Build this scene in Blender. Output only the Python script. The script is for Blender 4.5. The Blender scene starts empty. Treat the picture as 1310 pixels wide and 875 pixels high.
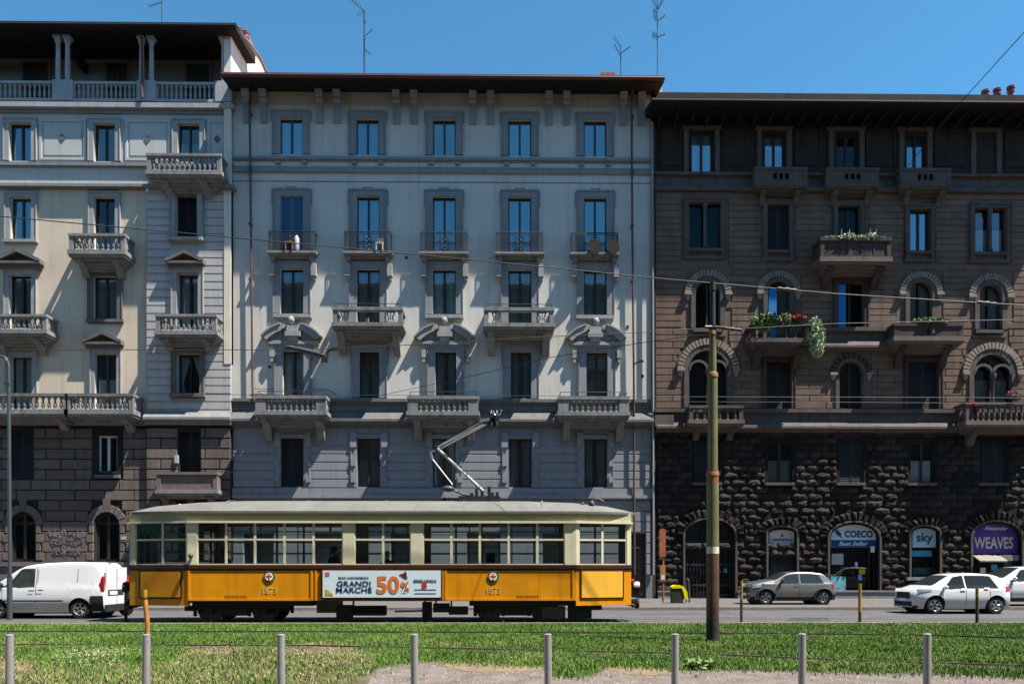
import bpy, bmesh, math, random
import numpy as np
from mathutils import Vector, Matrix
from mathutils.geometry import tessellate_polygon
random.seed(7); rng = np.random.default_rng(3)
SC = bpy.context.scene; COL = SC.collection
R = math.radians; PI = math.pi
# ---- the viewer: eye height, horizon row and focal length in the photograph's pixels
CH = 1.65; HY = 727.0; FP = 1000.0; PSI = R(.73)
cP, sP = math.cos(PSI), math.sin(PSI)
def _d(px): dx = px-655; return dx*cP+FP*sP, -dx*sP+FP*cP
def PX(px, Y): a, b = _d(px); return Y*a/b
def PZ(py, Y, px=655): a, b = _d(px); return CH+(HY-py)*Y/b
def P(px, py, Y): return Vector((PX(px, Y), Y, PZ(py, Y, px)))
def G(px, py, z=0.0):
    t = (z-CH)/(HY-py); a, b = _d(px); return Vector((a*t, b*t, z))

# ---- materials
def M(name, col, rough=.85, var=.12, scale=1.5, bump=0., bscale=30, spec=.25, metal=0., streak=0., coat=0., isl=0.):
    m = bpy.data.materials.new(name); m.use_nodes = True; nt = m.node_tree; N = nt.nodes; L = nt.links
    b = N['Principled BSDF']; b.inputs['Roughness'].default_value = rough; b.inputs['Metallic'].default_value = metal
    b.inputs['Specular IOR Level'].default_value = spec; b.inputs['Coat Weight'].default_value = coat; b.inputs['Coat Roughness'].default_value = .08
    tc = N.new('ShaderNodeTexCoord'); no = N.new('ShaderNodeTexNoise'); no.inputs['Scale'].default_value = scale; no.inputs['Detail'].default_value = 7; no.inputs['Roughness'].default_value = .62
    L.new(tc.outputs['Object'], no.inputs['Vector'])
    mx = N.new('ShaderNodeMix'); mx.data_type = 'RGBA'
    mx.inputs[6].default_value = (*[c*(1-var) for c in col], 1); mx.inputs[7].default_value = (*[min(c*(1+var), .9) for c in col], 1)
    mr = N.new('ShaderNodeMapRange'); mr.inputs[1].default_value = .3; mr.inputs[2].default_value = .7
    L.new(no.outputs['Fac'], mr.inputs[0]); L.new(mr.outputs[0], mx.inputs[0]); out = mx.outputs[2]
    if streak:
        mp = N.new('ShaderNodeMapping'); mp.inputs['Scale'].default_value = (3.2, 3.2, .22); n2 = N.new('ShaderNodeTexNoise'); n2.inputs['Scale'].default_value = 1.3; n2.inputs['Detail'].default_value = 6
        L.new(tc.outputs['Object'], mp.inputs[0]); L.new(mp.outputs[0], n2.inputs['Vector'])
        m2 = N.new('ShaderNodeMapRange'); m2.inputs[1].default_value = .5; m2.inputs[2].default_value = .78; m2.inputs[3].default_value = 1; m2.inputs[4].default_value = 1-streak
        L.new(n2.outputs['Fac'], m2.inputs[0]); vm = N.new('ShaderNodeVectorMath'); vm.operation = 'SCALE'
        L.new(out, vm.inputs[0]); L.new(m2.outputs[0], vm.inputs['Scale']); out = vm.outputs[0]
    if isl:      # block to block differences of the stone
        g = N.new('ShaderNodeNewGeometry'); m3 = N.new('ShaderNodeMapRange'); m3.inputs[3].default_value = 1-isl; m3.inputs[4].default_value = 1+isl
        L.new(g.outputs['Random Per Island'], m3.inputs[0]); v3 = N.new('ShaderNodeVectorMath'); v3.operation = 'SCALE'; L.new(out, v3.inputs[0]); L.new(m3.outputs[0], v3.inputs['Scale']); out = v3.outputs[0]
    L.new(out, b.inputs['Base Color'])
    if bump:
        n3 = N.new('ShaderNodeTexNoise'); n3.inputs['Scale'].default_value = bscale; n3.inputs['Detail'].default_value = 5; L.new(tc.outputs['Object'], n3.inputs['Vector'])
        bp = N.new('ShaderNodeBump'); bp.inputs['Strength'].default_value = bump; bp.inputs['Distance'].default_value = .02
        L.new(n3.outputs['Fac'], bp.inputs['Height']); L.new(bp.outputs[0], b.inputs['Normal'])
    return m
def GLASS(name, refl, tint=(.8, .85, .85), gcol=(1, 1, 1), rough=.015, wob=.0):
    m = bpy.data.materials.new(name); m.use_nodes = True; nt = m.node_tree; N = nt.nodes; L = nt.links
    N.remove(N['Principled BSDF']); o = N['Material Output']
    t = N.new('ShaderNodeBsdfTransparent'); t.inputs[0].default_value = (*tint, 1)
    g = N.new('ShaderNodeBsdfGlossy'); g.inputs[0].default_value = (*gcol, 1); g.inputs['Roughness'].default_value = rough
    fr = N.new('ShaderNodeFresnel'); fr.inputs[0].default_value = 1.45
    ad = N.new('ShaderNodeMath'); ad.operation = 'ADD'; ad.use_clamp = True; ad.inputs[1].default_value = refl-.034
    mx = N.new('ShaderNodeMixShader'); L.new(fr.outputs[0], ad.inputs[0]); L.new(ad.outputs[0], mx.inputs[0]); L.new(t.outputs[0], mx.inputs[1]); L.new(g.outputs[0], mx.inputs[2]); L.new(mx.outputs[0], o.inputs[0])
    if wob:
        n3 = N.new('ShaderNodeTexNoise'); n3.inputs['Scale'].default_value = 1.2; tc = N.new('ShaderNodeTexCoord'); L.new(tc.outputs['Object'], n3.inputs['Vector'])
        bp = N.new('ShaderNodeBump'); bp.inputs['Strength'].default_value = wob; bp.inputs['Distance'].default_value = .05
        L.new(n3.outputs['Fac'], bp.inputs['Height']); L.new(bp.outputs[0], g.inputs['Normal'])
    return m

# ---- mesh collector
class MB:
    def __init__(s): s.v = []; s.f = []; s.m = []; s.T = None; s.mi = 0; s.g = []
    def add(s, vs, fs):
        k = len(s.v)
        s.v += [tuple(s.T @ Vector(p)) for p in vs] if s.T else [tuple(p) for p in vs]
        s.g.append((k, len(s.v), len(s.f), len(s.f)+len(fs)))
        for f in fs: s.f.append(tuple(i+k for i in f)); s.m.append(s.mi)
        return s
    def box(s, x0, x1, y0, y1, z0, z1):
        return s.add([(x0,y0,z0),(x1,y0,z0),(x1,y1,z0),(x0,y1,z0),(x0,y0,z1),(x1,y0,z1),(x1,y1,z1),(x0,y1,z1)],
                     [(0,3,2,1),(4,5,6,7),(0,1,5,4),(1,2,6,5),(2,3,7,6),(3,0,4,7)])
    def prism(s, poly, a, b, axis='y'):
        n = len(poly)
        g = {'y': lambda u, w, t: (u, t, w), 'x': lambda u, w, t: (t, u, w), 'z': lambda u, w, t: (u, w, t)}[axis]
        return s.add([g(u, w, a) for u, w in poly]+[g(u, w, b) for u, w in poly],
                     [tuple(range(n)), tuple(range(2*n-1, n-1, -1))]+[(i, (i+1) % n, n+(i+1) % n, n+i) for i in range(n)])
    def block(s, x0, x1, z0, z1, yb, yf, c=.02):
        return s.add([(x0,yb,z0),(x1,yb,z0),(x1,yb,z1),(x0,yb,z1),(x0+c,yf,z0+c),(x1-c,yf,z0+c),(x1-c,yf,z1-c),(x0+c,yf,z1-c)],
                     [(4,5,6,7),(0,1,5,4),(1,2,6,5),(2,3,7,6),(3,0,4,7)])
    def rock(s, x0, x1, z0, z1, yb, amp, n=6, k=5):
        w, h = x1-x0, z1-z0; vs = []; fs = []; sl = random.uniform(-.5, .5); s2 = random.uniform(-.2, .7)
        for j in range(k+1):
            for i in range(n+1):
                u, t = i/n, j/k; e = min(u, 1-u)*w; e2 = min(t, 1-t)*h
                q = min(1, e/.07)*min(1, e2/.05)
                y = yb-amp*(1-abs(2*u-1)**3.5)*(1-abs(2*(t+.06*s2)-1)**2.2 if 0 < j < k else 0)*(.75+.3*sl*(u-.5)+random.uniform(-.24, .28))
                jx = 0 if i in (0, n) else random.uniform(-.12, .12)*w/n; jz = 0 if j in (0, k) else random.uniform(-.15, .15)*h/k
                vs.append((x0+u*w+jx, y, z0+t*h+jz))
        for j in range(k):
            for i in range(n): a = j*(n+1)+i; fs.append((a, a+1, a+n+2, a+n+1))
        return s.add(vs, fs)
    def tube(s, pts, r, n=6, r1=None):
        pts = [Vector(p) for p in pts]; N = len(pts); vs = []; fs = []
        for i, p in enumerate(pts):
            t = (pts[min(i+1, N-1)]-pts[max(i-1, 0)]).normalized()
            u = t.cross(Vector((0, 0, 1)) if abs(t.z) < .9 else Vector((0, 1, 0))).normalized(); w = t.cross(u)
            rr = r if r1 is None else r+(r1-r)*i/max(N-1, 1)
            for k in range(n): a = 2*PI*k/n; vs.append(p+rr*(math.cos(a)*u+math.sin(a)*w))
        for i in range(N-1):
            for k in range(n): a = i*n+k; b = i*n+(k+1) % n; fs.append((a, b, b+n, a+n))
        fs += [tuple(range(n)), tuple(range(N*n-1, N*n-n-1, -1))]
        return s.add(vs, fs)
    def lathe(s, prof, c=(0, 0, 0), n=12, axis='z', a0=0, a1=2*PI):
        vs = []; fs = []; full = abs(a1-a0-2*PI) < 1e-6; m = n if full else n+1
        for r, h in prof:
            for k in range(m):
                a = a0+(a1-a0)*k/n; q = (r*math.cos(a), r*math.sin(a), h) if axis == 'z' else (r*math.cos(a), h, r*math.sin(a)) if axis == 'y' else (h, r*math.cos(a), r*math.sin(a))
                vs.append(Vector(c)+Vector(q))
        for i in range(len(prof)-1):
            for k in range(n if full else n): a = i*m+k; b = i*m+(k+1) % m; fs.append((a, b, b+m, a+m))
        if full: fs += [tuple(range(m)), tuple(range(len(prof)*m-1, (len(prof)-1)*m-1, -1))]
        return s.add(vs, fs)
    def ell(s, c, r, n=10, k=7):
        pr = [(max(math.sin(PI*j/k), .02), -math.cos(PI*j/k)) for j in range(k+1)]
        T = s.T; s.T = (T or Matrix()) @ Matrix.Translation(Vector(c)) @ Matrix.Diagonal((*r, 1)); s.lathe(pr, n=n); s.T = T
        return s
    def ring(s, cx, cz, r0, r1, a0, a1, n, yb, yf, gap=.15, key=None):
        for i in range(n):
            da = (a1-a0)/n; b0 = a0+da*(i+gap/2); b1 = a0+da*(i+1-gap/2); rr = r1
            if key and i == n//2: rr = r1+key
            q = [(cx+r0*math.cos(b0), cz+r0*math.sin(b0)), (cx+rr*math.cos(b0), cz+rr*math.sin(b0)), (cx+rr*math.cos(b1), cz+rr*math.sin(b1)), (cx+r0*math.cos(b1), cz+r0*math.sin(b1))]
            s.prism(q, yf+random.uniform(-.01, .01), yb)
        return s
    def arcband(s, cx, cz, r0, r1, a0, a1, n, yb, yf):
        for i in range(n):
            b0 = a0+(a1-a0)*i/n; b1 = a0+(a1-a0)*(i+1)/n; f = lambda r, a: (cx+r*math.cos(a), cz+r*math.sin(a))
            A, B, C_, D_ = f(r0, b0), f(r1, b0), f(r1, b1), f(r0, b1)
            g = lambda p, y: (p[0], y, p[1])
            s.add([g(A, yf), g(B, yf), g(C_, yf), g(D_, yf), g(A, yb), g(B, yb), g(C_, yb), g(D_, yb)], [(0,1,2,3),(1,5,6,2),(0,3,7,4)]+([(0,4,5,1)] if i == 0 else [])+([(2,6,7,3)] if i == n-1 else []))
        return s

ORG = {}
def tag(o, label=None, cat=None, group=None, kind=None):
    if label: o['label'] = label
    if cat: o['category'] = cat
    if group: o['group'] = group
    if kind: o['kind'] = kind
    return o
def thing(name, loc, label, cat, group=None):
    o = bpy.data.objects.new(name, None); COL.objects.link(o); o.location = loc; o.empty_display_size = .2
    ORG[o.name] = Vector(loc); return tag(o, label, cat, group)
EACH = {'pier', 'post', 'guard_bar', 'impost', 'arch_trim', 'roof_seam', 'driver_desk', 'ceiling_beam', 'cornice', 'panel_beading', 'collar', 'stem', 'plinth', 'granite_plinth'}
def build(name, mb, mat, par=None, smooth=False, local=False, sharp=40):
    if name in EACH and par and len(mb.g) > 1:       # one object for every piece
        out = None
        for v0, v1, f0, f1 in mb.g:
            p = MB(); p.v = mb.v[v0:v1]; p.f = [tuple(i-v0 for i in f) for f in mb.f[f0:f1]]; p.m = mb.m[f0:f1]; o = build(name, p, mat, par, smooth, local, sharp); out = out or o
        return out
    me = bpy.data.meshes.new(name)
    vs = np.array(mb.v, dtype=float) if len(mb.v) else np.zeros((0, 3))
    if par: c = np.array(ORG[par.name])
    else: c = np.array([(vs[:, 0].min()+vs[:, 0].max())/2, (vs[:, 1].min()+vs[:, 1].max())/2, vs[:, 2].min()])
    if local: w = vs
    else: w = vs-c
    me.from_pydata([tuple(p) for p in w], [], mb.f)
    mats = mat if isinstance(mat, (list, tuple)) else [mat]
    for m in mats: me.materials.append(m)
    if len(mats) > 1: me.polygons.foreach_set('material_index', mb.m)
    bm = bmesh.new(); bm.from_mesh(me); bmesh.ops.recalc_face_normals(bm, faces=bm.faces); bm.to_mesh(me); bm.free()
    if smooth:
        me.polygons.foreach_set('use_smooth', [True]*len(me.polygons))
        try: me.set_sharp_from_angle(angle=R(sharp))
        except Exception: pass
    me.update()
    o = bpy.data.objects.new(name, me); COL.objects.link(o)
    if par: o.parent = par; ORG[o.name] = ORG[par.name]
    else: o.location = tuple(c); ORG[o.name] = Vector(c)
    return o
def inst(name, src, par, loc, scale=(1, 1, 1)):       # a child that shares the mesh of src
    o = bpy.data.objects.new(name, src); COL.objects.link(o); o.parent = par; o.location = Vector(loc)-ORG[par.name]; o.scale = scale; ORG[o.name] = ORG[par.name]; return o
def textmesh(mb, txt, x, z, y, size, align='LEFT', wx=1., shear=0., bold=.0, yoff=0., thick=.004):
    cu = bpy.data.curves.new('t', 'FONT'); cu.body = txt; cu.size = size; cu.align_x = align; cu.shear = shear; cu.offset = bold; cu.extrude = thick/2; cu.resolution_u = 3
    o = bpy.data.objects.new('t', cu); COL.objects.link(o); dg = bpy.context.evaluated_depsgraph_get(); me = bpy.data.meshes.new_from_object(o.evaluated_get(dg))
    vs = [(x+v.co.x*wx, y-v.co.z, z+v.co.y) for v in me.vertices]; fs = [tuple(p.vertices) for p in me.polygons]
    bpy.data.objects.remove(o); bpy.data.curves.remove(cu); bpy.data.meshes.remove(me)
    return mb.add(vs, fs)

# ---- façade frame: pixel columns and rows of the photograph give X and Z on the wall plane (or a plane `out` in front of it)
class Fac:
    def __init__(s, D, ref): s.D = D; s.ref = ref; s.holes = []; s.excl = []
    def X(s, px, out=0): return PX(px, s.D-out)
    def Z(s, py, out=0): return PZ(py, s.D-out, s.ref)
    def box(s, mb, x0, x1, y0, y1, o0, o1):           # px box, from depth o0 (back) out to o1; measured on its front
        return mb.box(s.X(x0, o1), s.X(x1, o1), s.D-o1, s.D-o0, s.Z(y1, o1), s.Z(y0, o1))
def outline(X0, X1, Z0, Z1, arch=0, t=0, n=14):
    X0 += t; X1 -= t; Z0 += t
    if not arch: return [(X0, Z0), (X1, Z0), (X1, Z1-t), (X0, Z1-t)]
    c = (X0+X1)/2; w = (X1-X0)/2; Zt = Z1-t; h = w*arch       # arch 1 = half circle, <1 = flatter
    zs = Zt-h
    return [(X0, Z0), (X1, Z0)]+[(c+w*math.cos(PI*i/n), zs+h*math.sin(PI*i/n)) for i in range(n+1)]
def hole(F, x0, x1, y0, y1, arch=0):
    q = outline(F.X(x0), F.X(x1), F.Z(y1), F.Z(y0), arch); F.holes.append(q); return q
def wall(F, par, name, mat, x0, x1, y0, y1, out=0, rev=.3, absx=None):
    X0, X1, Z0, Z1 = F.X(x0), F.X(x1), F.Z(y1), F.Z(y0)
    hs = [h for h in F.holes if min(p[0] for p in h) > X0 and max(p[0] for p in h) < X1 and min(p[1] for p in h) > Z0 and max(p[1] for p in h) < Z1]
    Y = F.D-out; mb = MB()
    polys = [[Vector((X0, Z0, 0)), Vector((X1, Z0, 0)), Vector((X1, Z1, 0)), Vector((X0, Z1, 0))]]+[[Vector((p[0], p[1], 0)) for p in h] for h in hs]
    flat = [p for q in polys for p in q]; tr = tessellate_polygon(polys)
    mb.add([(p.x, Y, p.y) for p in flat], [tuple(t) for t in tr])
    for h in hs:
        n = len(h); mb.add([(p[0], Y, p[1]) for p in h]+[(p[0], F.D+rev, p[1]) for p in h], [(i, (i+1) % n, n+(i+1) % n, n+i) for i in range(n)])
    mb.box(X0, X0+.01, Y, F.D+1.2, Z0, Z1); mb.box(X1-.01, X1, Y, F.D+1.2, Z0, Z1)
    return build(name, mb, mat, par)
def cuts(F, X0, X1, z0, z1, pad=0):
    iv = [(X0, X1)]
    for h in F.holes+F.excl:
        hz0 = min(p[1] for p in h); hz1 = max(p[1] for p in h)
        if hz1 <= z0 or hz0 >= z1: continue
        xs = [p[0] for p in h if z0-.4 <= p[1] <= z1+.4] or [p[0] for p in h]
        # width of the outline inside this course
        seg = []
        n = len(h)
        for i in range(n):
            a, b = h[i], h[(i+1) % n]
            for t in np.linspace(0, 1, 9):
                z = a[1]+(b[1]-a[1])*t
                if z0-1e-6 <= z <= z1+1e-6: seg.append(a[0]+(b[0]-a[0])*t)
        if not seg: continue
        a, b = min(seg)-pad, max(seg)+pad; nv = []
        for u, w in iv:
            if b <= u or a >= w: nv.append((u, w))
            else:
                if a > u+.02: nv.append((u, a))
                if b < w-.02: nv.append((b, w))
        iv = nv
    return iv
def courses(F, par, name, mat, x0, x1, y0, y1, ch, bw=None, out=.05, base=0, gap=.03, rock=0, pad=0., cham=.02):
    X0, X1 = F.X(x0), F.X(x1); Zt, Zb = F.Z(y0), F.Z(y1); n = max(1, round((y1-y0)/ch)); h = (Zt-Zb)/n; mb = MB()
    for j in range(n):
        z0, z1 = Zb+j*h+gap/2, Zb+(j+1)*h-gap/2
        for a, b in cuts(F, X0, X1, z0, z1, pad):
            if not bw: mb.block(a, b, z0, z1, F.D-base, F.D-base-out, cham); continue
            W = bw*F.D/FP; off = (j % 2)*.5*W; k0 = math.floor((a-X0-off)/W); ed = [a]
            k = k0+1
            while X0+off+k*W < b-.12:
                e = X0+off+k*W+(random.uniform(-.08, .08) if rock else 0)
                if e > ed[-1]+.12: ed.append(e)
                k += 1
            ed.append(b)
            for e0, e1 in zip(ed, ed[1:]):
                if e1-e0 < .05: continue
                if rock: mb.rock(e0+gap/2, e1-gap/2, z0, z1, F.D-base, rock*random.uniform(.6, 1.25))
                else: mb.block(e0+gap/2, e1-gap/2, z0, z1, F.D-base, F.D-base-out, cham)
    return build(name, mb, mat, par)

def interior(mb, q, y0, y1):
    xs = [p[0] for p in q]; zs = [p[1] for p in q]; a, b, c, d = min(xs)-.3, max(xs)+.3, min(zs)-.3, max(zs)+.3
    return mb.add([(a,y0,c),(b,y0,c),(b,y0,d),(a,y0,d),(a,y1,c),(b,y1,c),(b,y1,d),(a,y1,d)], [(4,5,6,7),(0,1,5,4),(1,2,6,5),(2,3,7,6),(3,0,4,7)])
def curtain_strip(mb, xa, xb, z0, z1, y, amp=.03, wl=.16):
    n = max(4, int((xb-xa)/wl*5)); vs = []; fs = []
    for i in range(n+1):
        x = xa+(xb-xa)*i/n; yy = y+amp*math.sin(2*PI*(x-xa)/wl); vs += [(x, yy, z0), (x+random.uniform(-.01, .01), yy, z1)]
    for i in range(n): fs.append((2*i, 2*i+2, 2*i+3, 2*i+1))
    return mb.add(vs, fs)
def window(F, par, x0, x1, y0, y1, arch=0, gm=None, fm=None, cur=None, curm=None, inset=.2, bar=.065, transom=None, single=False, name='window', shutter=None, openleaf=0):
    X0, X1, Z0, Z1 = F.X(x0), F.X(x1), F.Z(y1), F.Z(y0); hole(F, x0, x1, y0, y1, arch)
    o = outline(X0, X1, Z0, Z1, arch); i = outline(X0, X1, Z0, Z1, arch, bar); n = len(o); yf = F.D+inset-.05; yb = F.D+inset+.02; mb = MB()
    mb.add([(p[0], yf, p[1]) for p in o]+[(p[0], yf, p[1]) for p in i]+[(p[0], yb, p[1]) for p in i], [(k, (k+1) % n, n+(k+1) % n, n+k) for k in range(n)]+[(n+k, n+(k+1) % n, 2*n+(k+1) % n, 2*n+k) for k in range(n)])
    c = (X0+X1)/2
    if not single: mb.box(c-bar*.75, c+bar*.75, yf-.012, yb, Z0+bar*.5, Z1-bar*.6)
    if transom: zt = F.Z(transom); mb.box(X0+bar*.5, X1-bar*.5, yf-.008, yb-.004, zt-bar*.5, zt+bar*.5)
    w = build(name, mb, fm, par)
    pm = MB(); pm.add([(p[0], F.D+inset, p[1]) for p in outline(X0, X1, Z0, Z1, arch, bar*.6)], [tuple(range(n))]); build('pane', pm, gm, w)
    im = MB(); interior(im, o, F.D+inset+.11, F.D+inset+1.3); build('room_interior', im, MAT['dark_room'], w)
    if cur:
        cm = MB(); yy = F.D+inset+.09; wd = X1-X0
        if cur == 'pair':
            curtain_strip(cm, X0+.05, c-.1, Z0+.05, Z1-.06, yy); curtain_strip(cm, c+.1, X1-.05, Z0+.05, Z1-.06, yy)
        elif cur == 'full': curtain_strip(cm, X0+.05, X1-.05, Z0+.05, Z1-.06, yy, .02, .12)
        elif cur == 'low': curtain_strip(cm, X0+.05, X1-.05, Z0+.05, Z0+(Z1-Z0)*.55, yy)
        elif cur == 'tie':
            for s in (-1, 1):
                xe = c+s*(wd/2-.05)
                cm.add([(xe, yy, Z1-.06), (c+s*.05, yy+.02, Z1-.06), (xe-s*.12, yy, Z0+(Z1-Z0)*.35), (xe, yy, Z0+(Z1-Z0)*.35), (xe-s*.22, yy, Z0+.05), (xe, yy, Z0+.05)], [(0,1,2,3),(3,2,4,5)])
        elif cur == 'blind':
            zz = Z1-(Z1-Z0)*.35; cm.box(X0+.05, X1-.05, yy-.01, yy+.01, zz, Z1-.06)
        elif cur == 'shade': cm.box(X0+.05, X1-.05, yy-.01, yy+.01, Z0+.06, Z1-.06)
        build('curtain', cm, curm or MAT['curtain'], w)
    if shutter:        # closed slatted leaves in front of the glass
        sm = MB()
        for a, b in ((X0+.01, c-.012), (c+.012, X1-.01)):
            for q in ((a, a+.06), (b-.06, b)): sm.box(q[0], q[1], F.D+.06, F.D+.1, Z0+.01, Z1-.01)
            k = int((Z1-Z0)/.09)
            for j in range(k): z = Z0+.02+j*(Z1-Z0-.03)/k; sm.add([(a+.06, F.D+.095, z+.08), (b-.06, F.D+.095, z+.08), (b-.06, F.D+.065, z), (a+.06, F.D+.065, z)], [(0,1,2,3)])
        build('shutter_slats', sm, shutter, w)
    return w
def surround(F, w, x0, x1, y0, y1, ox, ot, mat, out=.07, ob=0, ears=0, sill=0, sillout=.16, base=0, name='surround'):
    """flat moulded frame round an opening: ox px wide at the sides, ot px above"""
    mb = MB(); D = F.D-base
    X = lambda p: F.X(p)
    a, b, c, d = X(x0-ox), X(x0), X(x1), X(x1+ox); zt, zo, zb = F.Z(y0-ot), F.Z(y0), F.Z(y1+ob)
    mb.box(a, b, D-out, D, zb, zo-.0); mb.box(c, d, D-out, D, zb, zo); mb.box(a, d, D-out-.003, D, zo, zt)
    e = 2.2*F.D/FP*.5
    mb.box(a-.003, a+e, D-out-.03, D, zb, zt-.05); mb.box(d-e, d+.003, D-out-.03, D, zb, zt-.05); mb.box(a-.02, d+.02, D-out-.05, D, zt-.05, zt+.02)
    if ears: ze = F.Z(y0-ot+ears); mb.box(a-.07, a-.004, D-out*.8, D, ze, zt-.06); mb.box(d+.004, d+.07, D-out*.8, D, ze, zt-.06)
    if sill: mb.box(a-.05, d+.05, D-sillout, D, F.Z(y1+sill), F.Z(y1+.3)); mb.box(a+.03, d-.03, D-sillout*.6, D, F.Z(y1+sill)-.06, F.Z(y1+sill))
    return build(name, mb, mat, w)
BALM = {}
def baluster_mesh(mat):
    if mat.name not in BALM:
        m = MB().lathe([(.085,0),(.085,.09),(.05,.13),(.062,.2),(.085,.34),(.07,.5),(.042,.72),(.045,.8),(.07,.86),(.085,.9),(.085,1)], n=9)
        o = build('baluster', m, mat, None, True); BALM[mat.name] = o.data; bpy.data.objects.remove(o)
    return BALM[mat.name]
def bracket(F, par, x0, x1, zt, d, h, mat, base=0, k=.85):
    D = F.D-base; q = [(D, zt), (D-d*k, zt), (D-d*k-.02, zt-.1), (D-d*k, zt-.18), (D-d*.62, zt-.26), (D-d*.42, zt-h*.5), (D-d*.3, zt-h*.82), (D-d*.2, zt-h), (D, zt-h)]
    return build('bracket', MB().prism(q, x0, x1, 'x'), mat, par)
def balcony(F, par, x0, x1, yt, yb, ys, d, n, mat, brk=(), bh=.7, style='bal', rail=.13, base=0, sm=None, iron=None, ends=.2, under=2, name='balcony', nside=None, holes=None):
    D = F.D; f = D-d; X0, X1 = F.X(x0, d), F.X(x1, d); Zt, Zb, Zs = F.Z(yt, d), F.Z(yb, d), F.Z(ys, d); w = D-base; sm = sm or mat
    mb = MB(); mb.box(X0-.06, X1+.06, f-.06, w, Zs+(Zb-Zs)*.35, Zb); mb.box(X0-.01, X1+.01, f-.01, w, Zs, Zs+(Zb-Zs)*.35)
    for k in range(under): mb.box(X0+.1+.13*k, X1-.1-.13*k, f+.16+.19*k, w, Zs-.11*(k+1), Zs-.11*k)
    b = build(name, mb, sm, par)
    if style in ('bal', 'panel', 'piers', 'holes'):
        h = MB(); h.box(X0-.03, X1+.03, f-.03, f+.2, Zt-rail, Zt); h.box(X0-.03, X0+.2, f+.2, w, Zt-rail, Zt-.002); h.box(X1-.2, X1+.03, f+.2, w, Zt-rail, Zt-.002)
        h.box(X0, X1, f, f+.17, Zt-rail-.05, Zt-rail); build('handrail', h, mat, b)
        pm = MB()
        for a in (X0, X1-ends): pm.box(a, a+ends, f+.01, f+.01+min(ends, .2), Zb, Zt-rail-.05); pm.box(a, a+.17, w-.16, w-.001, Zb, Zt-rail)
        build('pier', pm, mat, b)
        L0, L1 = X0+ends, X1-ends; hz = Zt-rail-.05-Zb
        if style == 'bal':
            bm_ = baluster_mesh(mat)
            for i in range(n): inst('baluster', bm_, b, (L0+(L1-L0)*(i+.5)/n, f+.1, Zb), (1, 1, hz))
            ns = nside if nside is not None else max(1, int((d-base-.35)/.26))
            for xx in (X0+.09, X1-.09):
                for i in range(ns): inst('baluster', bm_, b, (xx, f+.22+(d-base-.4)*(i+.5)/ns, Zb), (1, 1, hz))
        elif style == 'panel':
            q = MB(); q.box(L0, L1, f+.06, f+.13, Zb, Zb+hz); q.box(L0, L1, f+.03, f+.06, Zb, Zb+.12); q.box(X0+.03, X0+.12, f+.2, w-.16, Zb, Zb+hz); q.box(X1-.12, X1-.03, f+.2, w-.16, Zb, Zb+hz)
            for i in range(1, n): xx = L0+(L1-L0)*i/n; q.box(xx-.04, xx+.04, f+.035, f+.06, Zb+.12, Zb+hz)
            build('parapet', q, mat, b)
        elif style == 'holes':   # solid parapet with a few small square openings
            q = MB(); c = (X0+X1)/2; za, zb2 = Zb+hz*.36, Zb+hz*.84; hw = .2; tot = n*hw*1.5; q.box(L0, L1, f+.02, f+.14, Zb, za); q.box(L0, L1, f+.02, f+.14, zb2, Zb+hz)
            ed = [L0]+[v for i in range(n) for v in (c-tot/2+i*hw*1.5+.05, c-tot/2+i*hw*1.5+.05+hw)]+[L1]
            for i in range(0, len(ed), 2): q.box(ed[i], ed[i+1], f+.02, f+.14, za, zb2)
            q.box(X0+.02, X0+.14, f+.2, w-.16, Zb, Zb+hz); q.box(X1-.14, X1-.02, f+.2, w-.16, Zb, Zb+hz); build('parapet', q, mat, b)
        elif style == 'piers':   # open parapet with two ornamental uprights
            q = MB()
            for c in (X0+.58, X1-.58):
                for s in (-1, 1): q.tube([(c+s*.2, f+.09, Zb), (c+s*.08, f+.09, Zb+hz*.45), (c+s*.2, f+.09, Zb+hz*.95)], .035)
                q.box(c-.22, c+.22, f+.05, f+.12, Zb, Zb+.05); q.box(c-.22, c+.22, f+.05, f+.12, Zb+hz-.05, Zb+hz); q.box(c-.02, c+.02, f+.07, f+.11, Zb+.05, Zb+hz-.05)
            build('parapet_ornament', q, mat, b)
    if iron:                      # slim iron rail above the stone
        zi = F.Z(iron, d); q = MB(); q.tube([(X0+.1, w-.05, zi), (X0+.1, f+.1, zi), (X1-.1, f+.1, zi), (X1-.1, w-.05, zi)], .018)
        for xx in np.linspace(X0+.1, X1-.1, 5): q.tube([(xx, f+.1, Zt-.02), (xx, f+.1, zi)], .012, 5)
        build('iron_rail', q, MAT['iron'], b)
    if style == 'iron':
        q = MB()
        for z in (Zt, Zt-.1, Zb+.1): q.tube([(X0+.02, w-.02, z), (X0+.02, f+.02, z), (X1-.02, f+.02, z), (X1-.02, w-.02, z)], .016 if z < Zt else .026, 6)
        k = int((X1-X0)/.1)
        for i in range(k+1): x = X0+.02+(X1-X0-.04)*i/k; q.tube([(x, f+.02, Zb), (x, f+.02, Zt)], .009 if i % k else .02, 4)
        for x in (X0+.02, X1-.02):
            for y in np.arange(f+.12, w-.04, .11): q.tube([(x, y, Zb), (x, y, Zt)], .009, 4)
        c = (X0+X1)/2
        for s in (-1, 1):
            for r_, dz in ((.14, .42), (.1, .68), (.1, .2)):
                q.tube([(c+s*(.02+r_+r_*math.cos(a)), f+.005, Zb+dz*(Zt-Zb)+r_*math.sin(a)) for a in np.linspace(0, 2*PI, 13)], .014, 5)
        build('railing_lattice', q, MAT['iron'], b)
    for a, c_ in brk: bracket(F, b, F.X(a, d*.8), F.X(c_, d*.8), Zs-.01, d-base, bh, mat, base)
    return b
SKY = .15; EXPO = 1.4
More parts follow.
